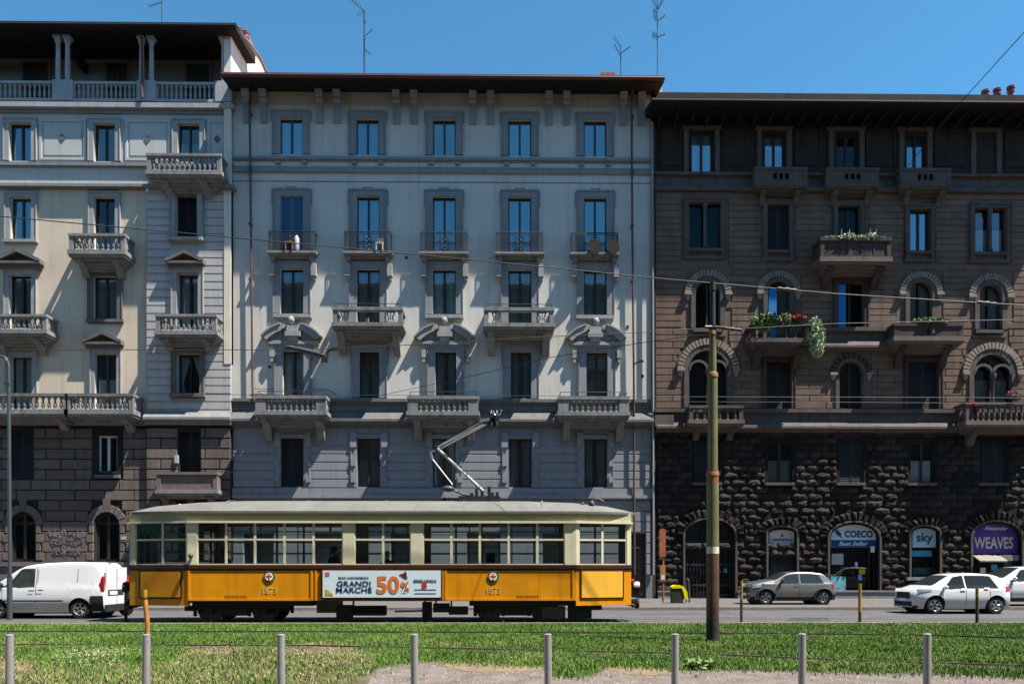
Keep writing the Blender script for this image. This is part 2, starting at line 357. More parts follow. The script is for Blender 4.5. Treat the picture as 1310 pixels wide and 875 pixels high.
# ---- palette
MAT = {}
def setm(k, *a, **kw): MAT[k] = M(k, *a, **kw)
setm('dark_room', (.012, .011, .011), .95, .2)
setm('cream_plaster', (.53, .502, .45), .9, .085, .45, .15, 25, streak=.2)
setm('frieze_shade_plaster', (.42, .385, .335), .9, .07, .8, .12, 25, streak=.2)  # shade under the eave put into this darker plaster colour
setm('grey_plaster', (.225, .225, .238), .9, .08, .9, .15, 30, streak=.22)
setm('grey_trim', (.225, .225, .232), .85, .1, 1.2, .1, 30, streak=.2)
setm('pale_trim', (.28, .275, .265), .85, .12, 1.5, .1, 30, streak=.25)
setm('stone_balcony', (.20, .19, .18), .9, .2, 2, .2, 25, streak=.45)
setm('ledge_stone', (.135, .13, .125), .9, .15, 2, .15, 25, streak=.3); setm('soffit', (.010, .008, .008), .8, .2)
setm('gutter', (.075, .03, .026), .5, .2)
setm('drainpipe', (.10, .05, .042), .5, .25, 2)
setm('iron', (.025, .024, .026), .5, .2)
setm('roof_tile', (.26, .12, .08), .9, .3, 6, .3, 20)
setm('frame_dark', (.03, .026, .024), .5, .2)
setm('frame_blue', (.03, .05, .075), .45, .2)
setm('frame_white', (.55, .55, .53), .5, .08)
setm('shutter_dark', (.028, .024, .023), .7, .25)
setm('shutter_blue', (.07, .16, .26), .5, .12)
setm('blind_blue', (.10, .30, .50), .5, .08)
setm('curtain', (.55, .57, .58), .9, .08)
setm('curtain_grey', (.40, .42, .42), .9, .12)
setm('curtain_teal', (.30, .40, .39), .9, .12)
setm('granite', (.17, .165, .165), .8, .35, 30, .1, 60)
MAT['glass_sky'] = GLASS('glass_sky', .24, (.5, .68, .74), (.68, .86, .92), wob=.04)
MAT['glass_mid'] = GLASS('glass_mid', .12, (.75, .82, .82), wob=.04)
MAT['glass_low'] = GLASS('glass_low', .06, (.78, .82, .83), wob=.04)
MAT['glass_dull'] = GLASS('glass_dull', .045, (.5, .52, .52), (.35, .37, .4))
GS, GM_, GL = MAT['glass_sky'], MAT['glass_mid'], MAT['glass_low']
FD, FB = MAT['frame_dark'], MAT['frame_blue']

# =====================================================================  the pale house in the middle
C = Fac(40.0, 570)
HB = thing('apartment_building', (PX(566, 44), 44, 0), 'tall cream plastered house with five window bays behind the tram', 'building', 'old apartment houses along the street')
cols = [373.5, 471, 568.3, 665, 761.5]
W = []
curt1 = ['full', 'full', 'tie', 'full', 'full']
for k, x in enumerate(cols):       # row 1
    c = x+(-1 if k < 2 else 0)
    w = window(C, HB, c-14.7, c+14.7, 153, 199, gm=GS, fm=FB, cur=curt1[k]); surround(C, w, c-14.7, c+14.7, 153, 199, 9.3, 9, MAT['grey_trim'], ears=13)
    for s in (-17, 17): C.box(q := MB(), c+s-3, c+s+3, 206.5, 210.5, 0, .12); build('sill_bracket', q, MAT['grey_trim'], w)
for k, x in enumerate(cols):       # row 2, French windows on iron balconies
    kw = dict(shutter=MAT['shutter_blue']) if k == 0 else {}
    w = window(C, HB, x-14.7, x+14.7, 252, 322, gm=GS, fm=FB, cur='pair' if k else None, **kw)
    surround(C, w, x-14.7, x+14.7, 252, 322, 9.5, 8, MAT['grey_trim'], ears=20)
    q = MB(); cx, z = C.X(x), C.Z(245.5); q.prism([(cx-.72, z), (cx-.66, z+.12), (cx-.3, z+.06), (cx-.24, z+.17), (cx+.24, z+.17), (cx+.3, z+.06), (cx+.66, z+.12), (cx+.72, z)], 40-.11, 40); build('window_crest', q, MAT['grey_trim'], w)
    b = balcony(C, HB, x-30.5, x+29.5, 297, 322, 326.5, .44, 0, MAT['stone_balcony'], style='iron', under=2, brk=((x-28, x-23), (x+22, x+27)), bh=.5)
for k, x in enumerate(cols):       # row 3
    top, bot = 345, 402
    w = window(C, HB, x-14.5, x+15, top, bot if k % 2 == 0 else 413, gm=GM_, fm=FD, cur='pair', curm=MAT['curtain_teal'])
    surround(C, w, x-14.5, x+15, top, bot if k % 2 == 0 else 413, 9.3, 8, MAT['grey_trim'], ears=0, out=.1)
    for s in (-1, 1): q = MB(); C.box(q, x+.2+s*27-3.2, x+.2+s*27+3.2, 337, 353, 0, .3); C.box(q, x+.2+s*27-2.4, x+.2+s*27+2.4, 353, 358, 0, .2); build('console', q, MAT['pale_trim'], w)
    if k % 2 == 0:                 # sill that crowns the broken arch below
        q = MB(); C.box(q, x-24.5, x+24.5, 402, 406.5, 0, .24); C.box(q, x-20, x+20, 406.5, 409, 0, .22); build('sill', q, MAT['pale_trim'], w)
for k in (1, 3):
    x = cols[k]; balcony(C, HB, x-45.5, x+43.5, 393, 413, 420.5, 1.14, 0, MAT['stone_balcony'], style='piers', iron=388, rail=.16, brk=((x-41, x-32), (x+30, x+39)), bh=1.05, under=3)
for k, x in enumerate(cols):       # row 4
    if k % 2 == 0:
        w = window(C, HB, x-11.5, x+15.5, 450, 509, gm=GM_, fm=FD, cur=('pair', None, 'pair', None, 'blind')[k], curm=MAT['curtain_grey'] if k < 4 else MAT['curtain'])
        surround(C, w, x-11.5, x+15.5, 450, 509, 10, 6, MAT['grey_trim'], out=.13)
        q = MB(); cx = C.X(x+.5)
        for s in (-1, 1):          # broken segmental pediment
            C.box(q, x+2+s*28.5-2.6, x+2+s*28.5+2.6, 447, 457, 0, .24); C.box(q, x+2+s*28.5-1.8, x+2+s*28.5+1.8, 457, 463, 0, .22)
            a0, a1 = (PI*.5+.30, PI*.5+.86) if s < 0 else (PI*.5-.86, PI*.5-.30)
            q.arcband(cx, C.Z(464), 1.62, 1.92, a0, a1, 8, 40, 40-.30); q.arcband(cx, C.Z(464), 1.92, 2.0, a0-.03, a1+.03, 8, 40, 40-.36)
            q.prism([(cx+s*.5, C.Z(436)), (cx+s*1.28, C.Z(436)), (cx+s*1.24, C.Z(424)), (cx+s*.5, C.Z(417))], 40-.1, 40)
        C.box(q, x-33, x+34, 436, 440.5, 0, .22); C.box(q, x-24, x+25, 440.5, 444, 0, .16)
        q.ell((cx, 40-.2, C.Z(412)), (.17, .17, .2)); C.box(q, x-7, x+8, 417, 424, 0, .34); C.box(q, x-9, x+10, 424, 430, 0, .42); C.box(q, x-6, x+7, 430, 436, 0, .36)
        for s in (-1, 1): q.lathe([(.14, -.09), (.14, .09)], (cx+s*.43, 40-.2, C.Z(420)), 9, 'y')
        build('pediment', q, MAT['pale_trim'], w)
        balcony(C, HB, x-47, x+43.5, 506.5, 526, 534, 1.2, 9, MAT['stone_balcony'], iron=500.5, rail=.15, brk=((x-40, x-31), (x+29, x+38)), bh=1.0, under=3, ends=.5)
    else:
        x += 1.5; w = window(C, HB, x-13, x+13, 450, 509.5, gm=GL, fm=FD, cur='low' if k == 1 else 'pair', curm=MAT['curtain_teal']); surround(C, w, x-13, x+13, 450, 509.5, 10, 8, MAT['grey_trim'], out=.1, ears=25)
for k, x in enumerate(cols):       # row 5
    x += 1.2 if k != 2 else .5
    w = window(C, HB, x-15.3, x+14, 561, 623, gm=GL, fm=FD, cur=(None, 'low', 'tie', 'pair', 'pair')[k], curm=MAT['curtain_grey'], shutter=MAT['shutter_dark'] if k in (0,) else None)
    surround(C, w, x-15.3, x+14, 561, 623, 8, 4, MAT['grey_plaster'], out=.07)
    for s in (-1, 1):
        e = x-.6+s*20
        for (hw_, ya_, yb_) in ((4, 553, 572), (3, 588, 596), (3, 609, 617)): C.box(q := MB(), e-hw_, e+hw_, ya_, yb_, 0, .14); build('jamb_block', q, MAT['grey_plaster'], w)
for a, b_ in ((312, 350), (402, 444), (500, 542), (597, 640), (694, 736), (793, 826)):   # ground floor shop openings, mostly behind the tram
    w = window(C, HB, a, b_, 682, 764, gm=GL, fm=FD, transom=700)
wall(C, HB, 'upper_wall', MAT['cream_plaster'], 298, 833, 136, 517)
wall(C, HB, 'lower_wall', MAT['grey_plaster'], 298, 833, 517, 770, out=.02)
wall(C, HB, 'frieze', MAT['frieze_shade_plaster'], 298, 833, 104, 136, out=.012)
C.excl = [outline(C.X(300), C.X(833), C.Z(560), C.Z(517))]
courses(C, HB, 'rusticated_band_cladding', MAT['grey_plaster'], 298.5, 832.5, 570, 624, 11, None, .035, .02, .045)
courses(C, HB, 'rusticated_base_cladding', MAT['grey_plaster'], 298.5, 832.5, 640, 735, 13, None, .05, .02, .03)
q = MB(); hs = cuts(C, C.X(298.3), C.X(834), C.Z(769), C.Z(737))
for a, b_ in hs: q.box(a, b_, 40-.14, 40, 0, C.Z(736))
build('granite_plinth', q, MAT['granite'], HB)
q = MB(); C.box(q, 297.5, 834, 201, 204.5, 0, .16); C.box(q, 297.5, 834, 204.5, 207, 0, .08); C.box(q, 297.5, 834, 214, 217, 0, .07); C.box(q, 297.5, 834, 217, 221, 0, .13); C.box(q, 298, 833, 232.6, 233.6, 0, .03)
build('string_course', q, MAT['grey_trim'], HB)
q = MB(); C.box(q, 297, 835, 510, 514, 0, .2); C.box(q, 297, 835, 514, 517, 0, .13); C.box(q, 297.5, 834, 517, 526.5, 0, .06)
D = 40; z0, z1, z2 = C.Z(538, .42), C.Z(528, .1), C.Z(543, .3)
q.prism([(D, z1), (D-.1, z1), (D-.34, z0+.1), (D-.34, z0-.02), (D-.26, z0-.06), (D-.26, z2), (D-.12, z2-.02), (D-.12, z2-.14), (D, z2-.14)], C.X(296.5), C.X(835.5), 'x'); build('string_course', q, MAT['ledge_stone'], HB)
q = MB(); C.box(q, 297, 834, 624.5, 633, 0, .12); C.box(q, 297, 834, 633, 637, 0, .2); build('string_course', q, MAT['grey_plaster'], HB)
for x in (316, 338, 409.5, 432, 507.5, 530, 605, 627.5, 702, 724.5, 797, 820):      # corbels under the eave
    q = MB(); X0, X1 = C.X(x-4.6), C.X(x+4.6); zt, zm, zb = C.Z(113), C.Z(127), C.Z(160)
    q.prism([(D, zt+.2), (D-.75, zt+.2), (D-.75, zt-.12), (D-.5, zt-.3), (D-.34, zm), (D-.26, zm-.08), (D-.26, zm-.2), (D-.15, zm-.3), (D-.13, zb+.16), (D-.07, zb), (D, zb)], X0, X1, 'x'); build('corbel', q, MAT['grey_trim'], HB)
# roof with deep eave
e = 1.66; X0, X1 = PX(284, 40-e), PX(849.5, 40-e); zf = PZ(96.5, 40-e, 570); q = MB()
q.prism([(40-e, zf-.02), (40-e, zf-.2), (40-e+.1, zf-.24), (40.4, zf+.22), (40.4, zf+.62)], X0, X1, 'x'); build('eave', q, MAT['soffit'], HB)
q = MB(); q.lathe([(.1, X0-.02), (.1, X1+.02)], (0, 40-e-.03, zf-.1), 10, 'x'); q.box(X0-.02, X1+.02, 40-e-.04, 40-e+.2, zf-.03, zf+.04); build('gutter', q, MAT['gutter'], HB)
q = MB(); q.prism([(40-e+.05, zf+.03), (44.6, zf+1.5), (50, zf-.3), (50, zf-1), (40.45, zf-1), (40.45, zf+.64)], C.X(297), C.X(834), 'x'); build('roof', q, MAT['roof_tile'], HB)
q = MB(); q.box(C.X(298.5), C.X(832.5), 40.9, 50, 0, zf-.9); build('rear_wall', q, MAT['cream_plaster'], HB)
for (xs, k) in (((316, 319, 320, 323, 324), 0), ((812, 808, 809, 811, 811.5), 1)):
    ys = (104, 122, 200, 498, 512) if not k else (104, 122, 300, 500, 735); q = MB()
    pts = [(PX(xs[0], 39), 39.0, PZ(ys[0], 39, 570))]+[(C.X(x, .2), 39.8, C.Z(y, .2)) for x, y in zip(xs[1:], ys[1:])]; q.tube(pts, .055, 8)
    for y in range(150, ys[-1]-10, 70): q.box(C.X(xs[2], .2)-.075, C.X(xs[2], .2)+.075, 39.73, 40, C.Z(y+1), C.Z(y-1)) if y < 420 else None
    build('drainpipe', q, MAT['drainpipe'], HB, True)
q = MB(); X, Z = C.X(818, .35), C.Z(463, .35); q.tube([(C.X(811, .2), 39.8, C.Z(466)), (X, 39.45, Z), (C.X(823, .7), 39.3, C.Z(462, .7))], .04); q.box(X-.1, X+.16, 39.35, 39.5, Z-.03, Z+.06); build('wall_arm', q, MAT['iron'], HB)
q = MB(); px, Y = 777, 43.2; X, Z = PX(px, Y), PZ(94, Y); q.box(X-.3, X+.3, Y-.25, Y+.25, Z-.9, Z-.25); q.box(X-.4, X+.4, Y-.33, Y+.33, Z-.25, Z-.1); build('chimney', q, MAT['roof_tile'], HB)
for pts in (((324, 498), (420, 499), (430, 505)), ((424, 540), (530, 541.5)), ((612, 540), (728, 541)), ((808, 700), (832, 701), (832, 640))):
    q = MB(); q.tube([(C.X(a, .05), 39.94, C.Z(b_, .05)) for a, b_ in pts], .014, 5); build('facade_cable', q, MAT['iron'], HB)
for a, b_ in ((803, 417), (520, 330), (345, 470), (822, 480)): q = MB(); C.box(q, a-1.6, a+1.6, b_-1.6, b_+1.6, 0, .03); build('wall_vent', q, MAT['shutter_dark'], HB)
# things that stand on the balconies
setm('terracotta', (.36, .13, .07), .8, .15); setm('white_plastic', (.36, .36, .35), .4, .04); setm('pale_cloth', (.55, .5, .45), .9, .1); setm('wood_chair', (.28, .15, .08), .6, .2)
def chair(px, pyb, Y, ref, mat, label, s=1.0):
    z = PZ(pyb, Y, ref); x = PX(px, Y); t = thing('balcony_chair', (x, Y, z), label, 'chair', 'things kept on the balconies')
    q = MB()
    for a in (-.2, .2):
        for b_ in (-.2, .2): build('leg', MB().box(x+a*s-.02, x+a*s+.02, Y+b_*s-.02, Y+b_*s+.02, z, z+.44*s), mat, t)
    build('seat', MB().box(x-.23*s, x+.23*s, Y-.23*s, Y+.23*s, z+.44*s, z+.48*s), mat, t); build('backrest', MB().box(x-.22*s, x+.22*s, Y+.18*s, Y+.22*s, z+.5*s, z+.92*s), mat, t); return t
chair(371, 322, 39.62, 570, MAT['wood_chair'], 'brown chair on an iron balcony beside a white container', .85)
chair(486, 322, 39.62, 570, MAT['pale_cloth'], 'pale chair on an iron balcony of the cream house', .8)
q = MB(); x, z, Y = PX(379.5, 39.6), PZ(322, 39.6, 570), 39.6; q.lathe([(.10, 0), (.13, .1), (.13, .62), (.09, .7), (.05, .74), (.05, .8)], (x, Y, z), 12)
tag(build('container', q, MAT['white_plastic'], None, True), 'white plastic can beside a brown chair on an iron balcony', 'container', 'things kept on the balconies')
setm('dish_dark', (.03, .026, .026), .95, .1, spec=0)
def dish(px, py, Y, ref, r, label):
    p = P(px, py, Y); p.z = PZ(py, Y, ref); t = thing('satellite_dish', p, label, 'satellite dish', 'things kept on the balconies')
    q = MB(); pr = [(.02, .0)]+[(r*a, .16*a*a) for a in (.3, .6, .85, 1)]+[(r*1.03, .17)]; q.T = Matrix.Translation(p) @ Matrix.Rotation(R(88), 4, 'X') @ Matrix.Rotation(R(18), 4, 'Y'); q.lathe(pr, n=20); build('dish', q, MAT['dish_dark'], t, True)
    q = MB(); q.tube([p+Vector((0, -.0, 0)), p+Vector((0, .05, -r*.7)), p+Vector((0, .05, -r*1.35))], .025); build('mount', q, MAT['iron'], t)
dish(759, 316, 39.5, 570, .36, 'dark satellite dish below the window on the last iron balcony')
dish(782, 316, 39.5, 570, .36, 'dark satellite dish at the drainpipe end of the last iron balcony')
setm('leaf', (.05, .09, .03), .6, .35, 8); setm('leaf_light', (.16, .22, .07), .6, .3, 8); setm('leaf_pale', (.34, .40, .24), .6, .25, 8); setm('red_flower', (.5, .03, .02), .6, .2); setm('pink_flower', (.3, .06, .17), .6, .2); setm('white_flower', (.5, .5, .42), .6, .1)
def leaves(mb, c, r, n, size, drop=0):
    for _ in range(n):
        v = Vector(rng.normal(size=3)); v.normalize(); v *= rng.random()**.4; p = Vector(c)+Vector((v.x*r[0], v.y*r[1], v.z*r[2]))
        a = Vector(rng.normal(size=3)); a.normalize(); b_ = a.cross(Vector(rng.normal(size=3))); b_.normalize(); s = size*(.5+rng.random())
        mb.add([p-a*s, p+b_*s*.45, p+a*s-Vector((0, 0, drop*s)), p-b_*s*.45], [(0,1,2,3)])
    return mb
for k, (px, lab) in enumerate(((470, 'small dark cactus on a stone balcony of the cream house'),)):
    Y = 38.98; x, z = PX(px, Y), PZ(413, Y, 570); t = thing('potted_plant', (x, Y, z), lab, 'plant', 'things kept on the balconies')
    build('pot', MB().lathe([(.09, 0), (.12, .16), (.13, .2)], (x, Y, z), 10), MAT['terracotta'], t, True); build('foliage', leaves(MB(), (x, Y, z+.32), (.1, .1, .17), 60, .07), MAT['leaf'], t)
x, Y = PX(585, 39.1), 39.1
# =====================================================================  the beige house with the loggia
setm('beige_plaster', (.56, .462, .355), .9, .10, .4, .15, 25, streak=.2)
setm('bay_plaster', (.40, .38, .37), .9, .07, .8, .12, 25, streak=.18)
setm('attic_plaster', (.42, .41, .385), .9, .07, .8, .1, 25, streak=.15)
setm('brown_stone', (.130, .102, .089), .9, .16, 2, .3, 22, streak=.3, isl=.17)
setm('joint_dark', (.022, .018, .017), .95, .2)
setm('loggia_wall', (.19, .165, .14), .9, .15, 1.5); setm('loggia_stone', (.30, .30, .30), .85, .12, 2, .1, 25, streak=.2)
setm('dark_trim', (.13, .115, .105), .9, .2, 2, .2, 25, streak=.3)
setm('ledge_grey', (.20, .195, .19), .9, .12, 2, .15, 25, streak=.3); setm('party_wall', (.62, .55, .45), .9, .08, .8, .1, 20, streak=.2)
setm('faded_pink', (.15, .105, .10), .9, .2, 3)
LF = Fac(40.0, 150)
HA = thing('apartment_building', (PX(150, 44), 44, 0), 'beige house with a columned loggia under its roof', 'building', 'old apartment houses along the street')
BST, PT, DT = MAT['stone_balcony'], MAT['pale_trim'], MAT['dark_trim']
BO = .22   # the end bay stands this far forward
def lw(*a, **k): return window(LF, HA, *a, **k)
# attic
for (a, b_, y1, cur) in ((12.6, 41, 207, 'pair'), (120.5, 148, 207, 'full'), (228, 256, 207, 'low')):
    w = lw(a, b_, 159, y1, gm=GM_ if a > 20 else GS, fm=FD, cur=cur, curm=MAT['curtain_grey']); surround(LF, w, a, b_, 159, y1, 7, 6, PT, out=.1)
for (a, b_, o) in ((-60, -3, 0), (50, 110, 0), (160, 218, 0), (265, 293, 0)):
    q = MB()
    for (u, v, s, t) in ((a, b_, 153, 156), (a, b_, 202, 205), (a, a+3, 156, 202), (b_-3, b_, 156, 202)): LF.box(q, u, v, s, t, o, o+.05)
    LF.box(q, a+6, b_-6, 159, 199, o, o+.025); build('attic_panel', q, MAT['attic_plaster'], HA)
for (c, y, o) in ((-31, 178, 0), (80, 178, 0), (188.8, 179, 0), (278, 178, 0)):
    x, z = LF.X(c), LF.Z(y); build('diamond_inlay', MB().prism([(x, z-.22), (x+.17, z), (x, z+.22), (x-.17, z)], 40-o-.05, 40-o), DT, HA)
# row 2
for (a, b_, y0, y1, cur, sh) in ((14, 41, 254, 308, 'pair', 0), (121, 148, 253, 320, 'low', 0), (227, 255, 251, 307, None, 1)):
    w = lw(a, b_, y0, y1, gm=GS if a < 20 else GL, fm=FB if a < 20 else FD, cur=cur, curm=MAT['curtain_grey'], shutter=MAT['shutter_dark'] if sh else None)
    surround(LF, w, a, b_, y0, y1, 7, 6, PT, out=.1, base=BO if a > 200 else 0, sill=4 if a != 121 else 0, sillout=.2 if a < 200 else .26)
# row 3
for (a, b_, y0, y1, cur) in ((13, 41, 353, 420, 'pair'), (120, 150.5, 354, 409, 'full'), (229, 256, 351, 420, 'pair')):
    o = BO if a > 200 else 0
    w = lw(a, b_, y0, y1, gm=GM_, fm=FD, cur=cur, curm=MAT['curtain_teal']); surround(LF, w, a, b_, y0, y1, 7, 6 if a != 13 else 16, PT if a != 120 else DT, out=.1, base=o, sill=4 if a == 120 else 0)
def gable(w, x0, x1, yt, yb, out, mat, o=0):
    q = MB(); X0, X1, c = LF.X(x0), LF.X(x1), LF.X((x0+x1)/2); Z0, Z1 = LF.Z(yb, out), LF.Z(yt, out)
    Y = 40-o; q.box(X0, X1, Y-out, Y, Z0-.12, Z0); q.box(X0+.08, X1-.08, Y-out*.6, Y, Z0-.28, Z0-.12)
    q.prism([(X0, Z0), (X0+.16, Z0), (c, Z1-.17), (X1-.16, Z0), (X1, Z0), (X1, Z0+.1), (c, Z1), (X0, Z0+.1)], Y-out-.02, Y); q.prism([(X0+.1, Z0), (X1-.1, Z0), (c, Z1-.1)], Y-.06, Y-.001)
    build('pediment', q, mat, w)
gable(w, 217, 265, 321, 335, .36, DT, BO)
wq = HA.children
# row 4
w41 = lw(15, 42, 457, 523, gm=GM_, fm=FD, cur='full', curm=MAT['curtain_grey'])
surround(LF, w41, 15, 42, 457, 523, 7, 5, PT, out=.1)
w42 = lw(122, 150, 453, 523, gm=GM_, fm=FB, cur='low', curm=MAT['curtain_grey']); surround(LF, w42, 122, 150, 453, 523, 6, 5, PT, out=.1); gable(w42, 110, 159, 423, 437, .36, DT)
w43 = lw(228, 258, 453, 505, gm=GL, fm=FD, cur='tie', curm=MAT['curtain']); surround(LF, w43, 228, 258, 453, 505, 6, 4, DT, out=.1, base=BO, sill=4.5, sillout=.25)
gable(w41, -2, 57, 318, 334, .42, DT)
# mezzanine and ground floor
lw(15, 42, 555, 608, gm=GL, fm=FD, shutter=MAT['shutter_dark']); w = lw(125, 150, 557, 605, gm=GL, fm=MAT['frame_white'], cur=None, bar=.09); lw(231, 257, 553, 612, gm=GL, fm=FD, shutter=MAT['shutter_dark'])
q = MB(); LF.box(q, 120, 152, 607, 611, 0, .2); build('sill', q, DT, w); q = MB(); xx, zz = LF.X(137), LF.Z(606); leaves(q, (xx, 39.95, zz+.08), (.4, .06, .07), 90, .06); build('window_plant_foliage', q, MAT['leaf'], w)
for (a, b_) in ((15, 45), (122, 152.5)): lw(a, b_, 656, 717, arch=.95, gm=GL, fm=FD, bar=.1, transom=669)
lw(-75, -45, 656, 717, arch=.95, gm=GL, fm=FD); lw(-75, -45, 555, 608, gm=GL, fm=FD); lw(232, 262, 656, 764, arch=.95, gm=GL, fm=FD)
for y in (159, 254, 353, 453): lw(-82, -54, y, y+54, gm=GM_, fm=FD)
# loggia openings (doors stand in its back wall)
wall(LF, HA, 'attic_wall', MAT['attic_plaster'], -130, 297.5, 131, 237)
wall(LF, HA, 'plaster_wall', MAT['beige_plaster'], -130, 189, 237, 538)
wall(LF, HA, 'bay_wall', MAT['bay_plaster'], 189, 297.5, 237, 538, out=BO-.05)
wall(LF, HA, 'stone_wall', MAT['joint_dark'], -130, 189, 538, 770)
wall(LF, HA, 'bay_stone_wall', MAT['joint_dark'], 189, 297.5, 538, 770, out=BO-.04)
sx = lambda a, b_, c, d_: outline(LF.X(a), LF.X(b_), LF.Z(d_), LF.Z(c))
LF.excl = [sx(221, 263, 247, 312), sx(222, 262, 342, 425), sx(222, 264, 449, 512)]
courses(LF, HA, 'bay_rustication_cladding', MAT['bay_plaster'], 189.5, 297, 240, 535, 10.15, None, .05, BO-.05, .035)
LF.excl = [sx(120, 156, 547, 612)]
courses(LF, HA, 'stone_cladding', MAT['brown_stone'], -129, 188.5, 548, 640, 13.2, 37, .06, 0, .034, pad=.06)
courses(LF, HA, 'bay_stone_cladding', MAT['brown_stone'], 189.5, 297, 548, 640, 13.2, 37, .07, BO-.04, .045, pad=.06)
ar = [outline(LF.X(c-24), LF.X(c+24), LF.Z(717), LF.Z(643), 1) for c in (30, 137, -60, 247)]
LF.excl = ar
courses(LF, HA, 'stone_cladding', MAT['brown_stone'], -129, 188.5, 640, 719, 13.2, 37, .06, 0, .034)
courses(LF, HA, 'bay_stone_cladding', MAT['brown_stone'], 189.5, 297, 640, 719, 13.2, 37, .07, BO-.04, .045)
for c, o in ((30, 0), (137, 0), (-60, 0), (247, BO)):
    q = MB(); cx = LF.X(c); zs = LF.Z(656)-.6; q.ring(cx, zs, .66, 1.02, 0, PI, 9, 40-o, 40-o-.085, .09, key=.32)
    for j in range(4):
        z0 = LF.Z(717)+j*(zs-LF.Z(717))/4
        for s in (-1, 1): a, b_ = sorted((cx+s*.66, cx+s*(1.02-.12*(j % 2)))); q.block(a, b_, z0+.02, z0+(zs-LF.Z(717))/4-.02, 40-o, 40-o-.085, .02)
    build('arch_voussoirs', q, MAT['brown_stone'], HA)
for a, b_, o in ((-130, 188.5, 0), (189.3, 297.5, BO)):
    q = MB()
    LF.box(q, a, b_, 718.5, 724, o, o+.2)
    for u, v in cuts(LF, LF.X(a), LF.X(b_), .1, LF.Z(724)-.1): q.box(u, v, 40-o-.12, 40-o, 0, LF.Z(724)-.0)
    build('plinth', q, DT, HA)
for a, b_, o in ((-130, 188.5, 0), (188.5, 298.5, BO)):
    q = MB()
    LF.box(q, a, b_, 235, 238.5, 0, o+.3); LF.box(q, a, b_, 238.5, 242, o, o+.14)
    if o == 0: LF.box(q, a, 298.5, 208, 212, o, o+.14); LF.box(q, a, 298.5, 212, 214.5, o, o+.08); LF.box(q, a, 298.5, 137, 140, o, o+.2); LF.box(q, a, 298.5, 140, 145, o, o+.1)
    z0, z1 = LF.Z(537), LF.Z(527); q.prism([(40-o, z1), (40-o-.05, z1), (40-o-.3, z0+.06), (40-o-.3, z0-.06), (40-o-.12, z0-.12), (40-o-.12, z0-.3), (40-o, z0-.3)], LF.X(a), LF.X(b_), 'x')
    build('cornice', q, MAT['ledge_grey'], HA)
# balconies
def lb(*a, **k): return balcony(LF, HA, *a, **k)
ba = lb(187.5, 282.5, 196, 218, 226, 1.15, 13, BST, base=0, brk=((205, 215), (255, 265)), bh=.7, under=4)
lb(88, 159.5, 299, 320, 328.5, 1.05, 9, BST, brk=((98, 106), (143, 151)), bh=.75, under=4)
lb(-62, 59, 402.5, 422, 430, 1.05, 16, BST, brk=((-10, -2), (42, 50)), bh=.7, under=3)
lb(199, 276.5, 401.5, 423, 430.5, 1.1, 10, BST, base=BO, brk=((208, 216), (258, 266)), bh=.5, under=3)
lb(-80, 86, 503.5, 524, 533, 1.1, 20, BST, brk=((68, 78),), bh=.5, under=2, nside=1)
lb(84, 170, 503.5, 524, 533, 1.1, 12, BST, brk=((154, 164),), bh=.6, under=2)
lb(200, 277.5, 603.5, 626, 633.5, 1.0, 1, MAT['faded_pink'], style='panel', base=BO, sm=BST, brk=((206, 212), (266, 272)), bh=.4, under=1)
# loggia
dL = 1.9; LG = build('loggia', (lambda q: (LF.box(q, -130, 298.5, 131, 137, -dL, .32), LF.box(q, -130, 297, 134, 150, -dL, -.002), q)[-1])(MB()), MAT['loggia_stone'], HA)
Yb = 40+dL; zt = PZ(53, 40, 150)
q = MB(); q.box(PX(-130, 40), PX(297, 40), Yb, Yb+.2, LF.Z(137), zt+1.5); build('back_wall', q, MAT['loggia_wall'], LG)
for a, b_ in ((30, 62), (137, 163), (239, 268), (-75, -45)):
    X0, X1, Z0, Z1 = PX(a, Yb), PX(b_, Yb), LF.Z(133), PZ(82, Yb, 150); q = MB()
    for u, v in ((X0-.16, X0), (X1, X1+.16)): q.box(u, v, Yb-.06, Yb, Z0, Z1)
    q.box(X0-.16, X1+.16, Yb-.08, Yb, Z1, Z1+.2); build('door_frame', q, DT, LG)
    q = MB(); c = (X0+X1)/2; q.box(X0, c-.02, Yb-.03, Yb, Z0, Z1); q.box(c+.02, X1, Yb-.03, Yb, Z0, Z1); build('door', q, MAT['shutter_dark'], LG)
q = MB()
for x in (-10, 111): q.box(PX(x, Yb)-.1, PX(x, Yb)+.1, 40.3, Yb, zt-.5, zt)
build('ceiling_beam', q, MAT['soffit'], LG)
bm_ = baluster_mesh(MAT['loggia_stone'])
zr0, zr1 = LF.Z(134), LF.Z(108); Yc = 39.9
q = MB(); q.box(PX(-130, 40), LF.X(287), Yc-.13, Yc+.13, zr1-.12, zr1); q.box(PX(-130, 40), LF.X(295), Yc-.15, Yc+.15, LF.Z(133.5), LF.Z(130)); build('handrail', q, MAT['loggia_stone'], LG)
for a, b_ in ((-52, -26), (68, 94), (176, 200), (276, 297)):
    q = MB(); q.box(LF.X(a, .2), LF.X(b_, .2), Yc-.2, Yc+.2, LF.Z(133), zr1+.03); build('pier', q, MAT['loggia_stone'], LG)
for a, b_, n in ((-26, 68, 15), (94, 176, 14), (200, 278, 13)):
    for i in range(n): inst('baluster', bm_, LG, (LF.X(a+(b_-a)*(i+.5)/n), Yc, LF.Z(130)), (.8, .8, zr1-.12-LF.Z(130)))
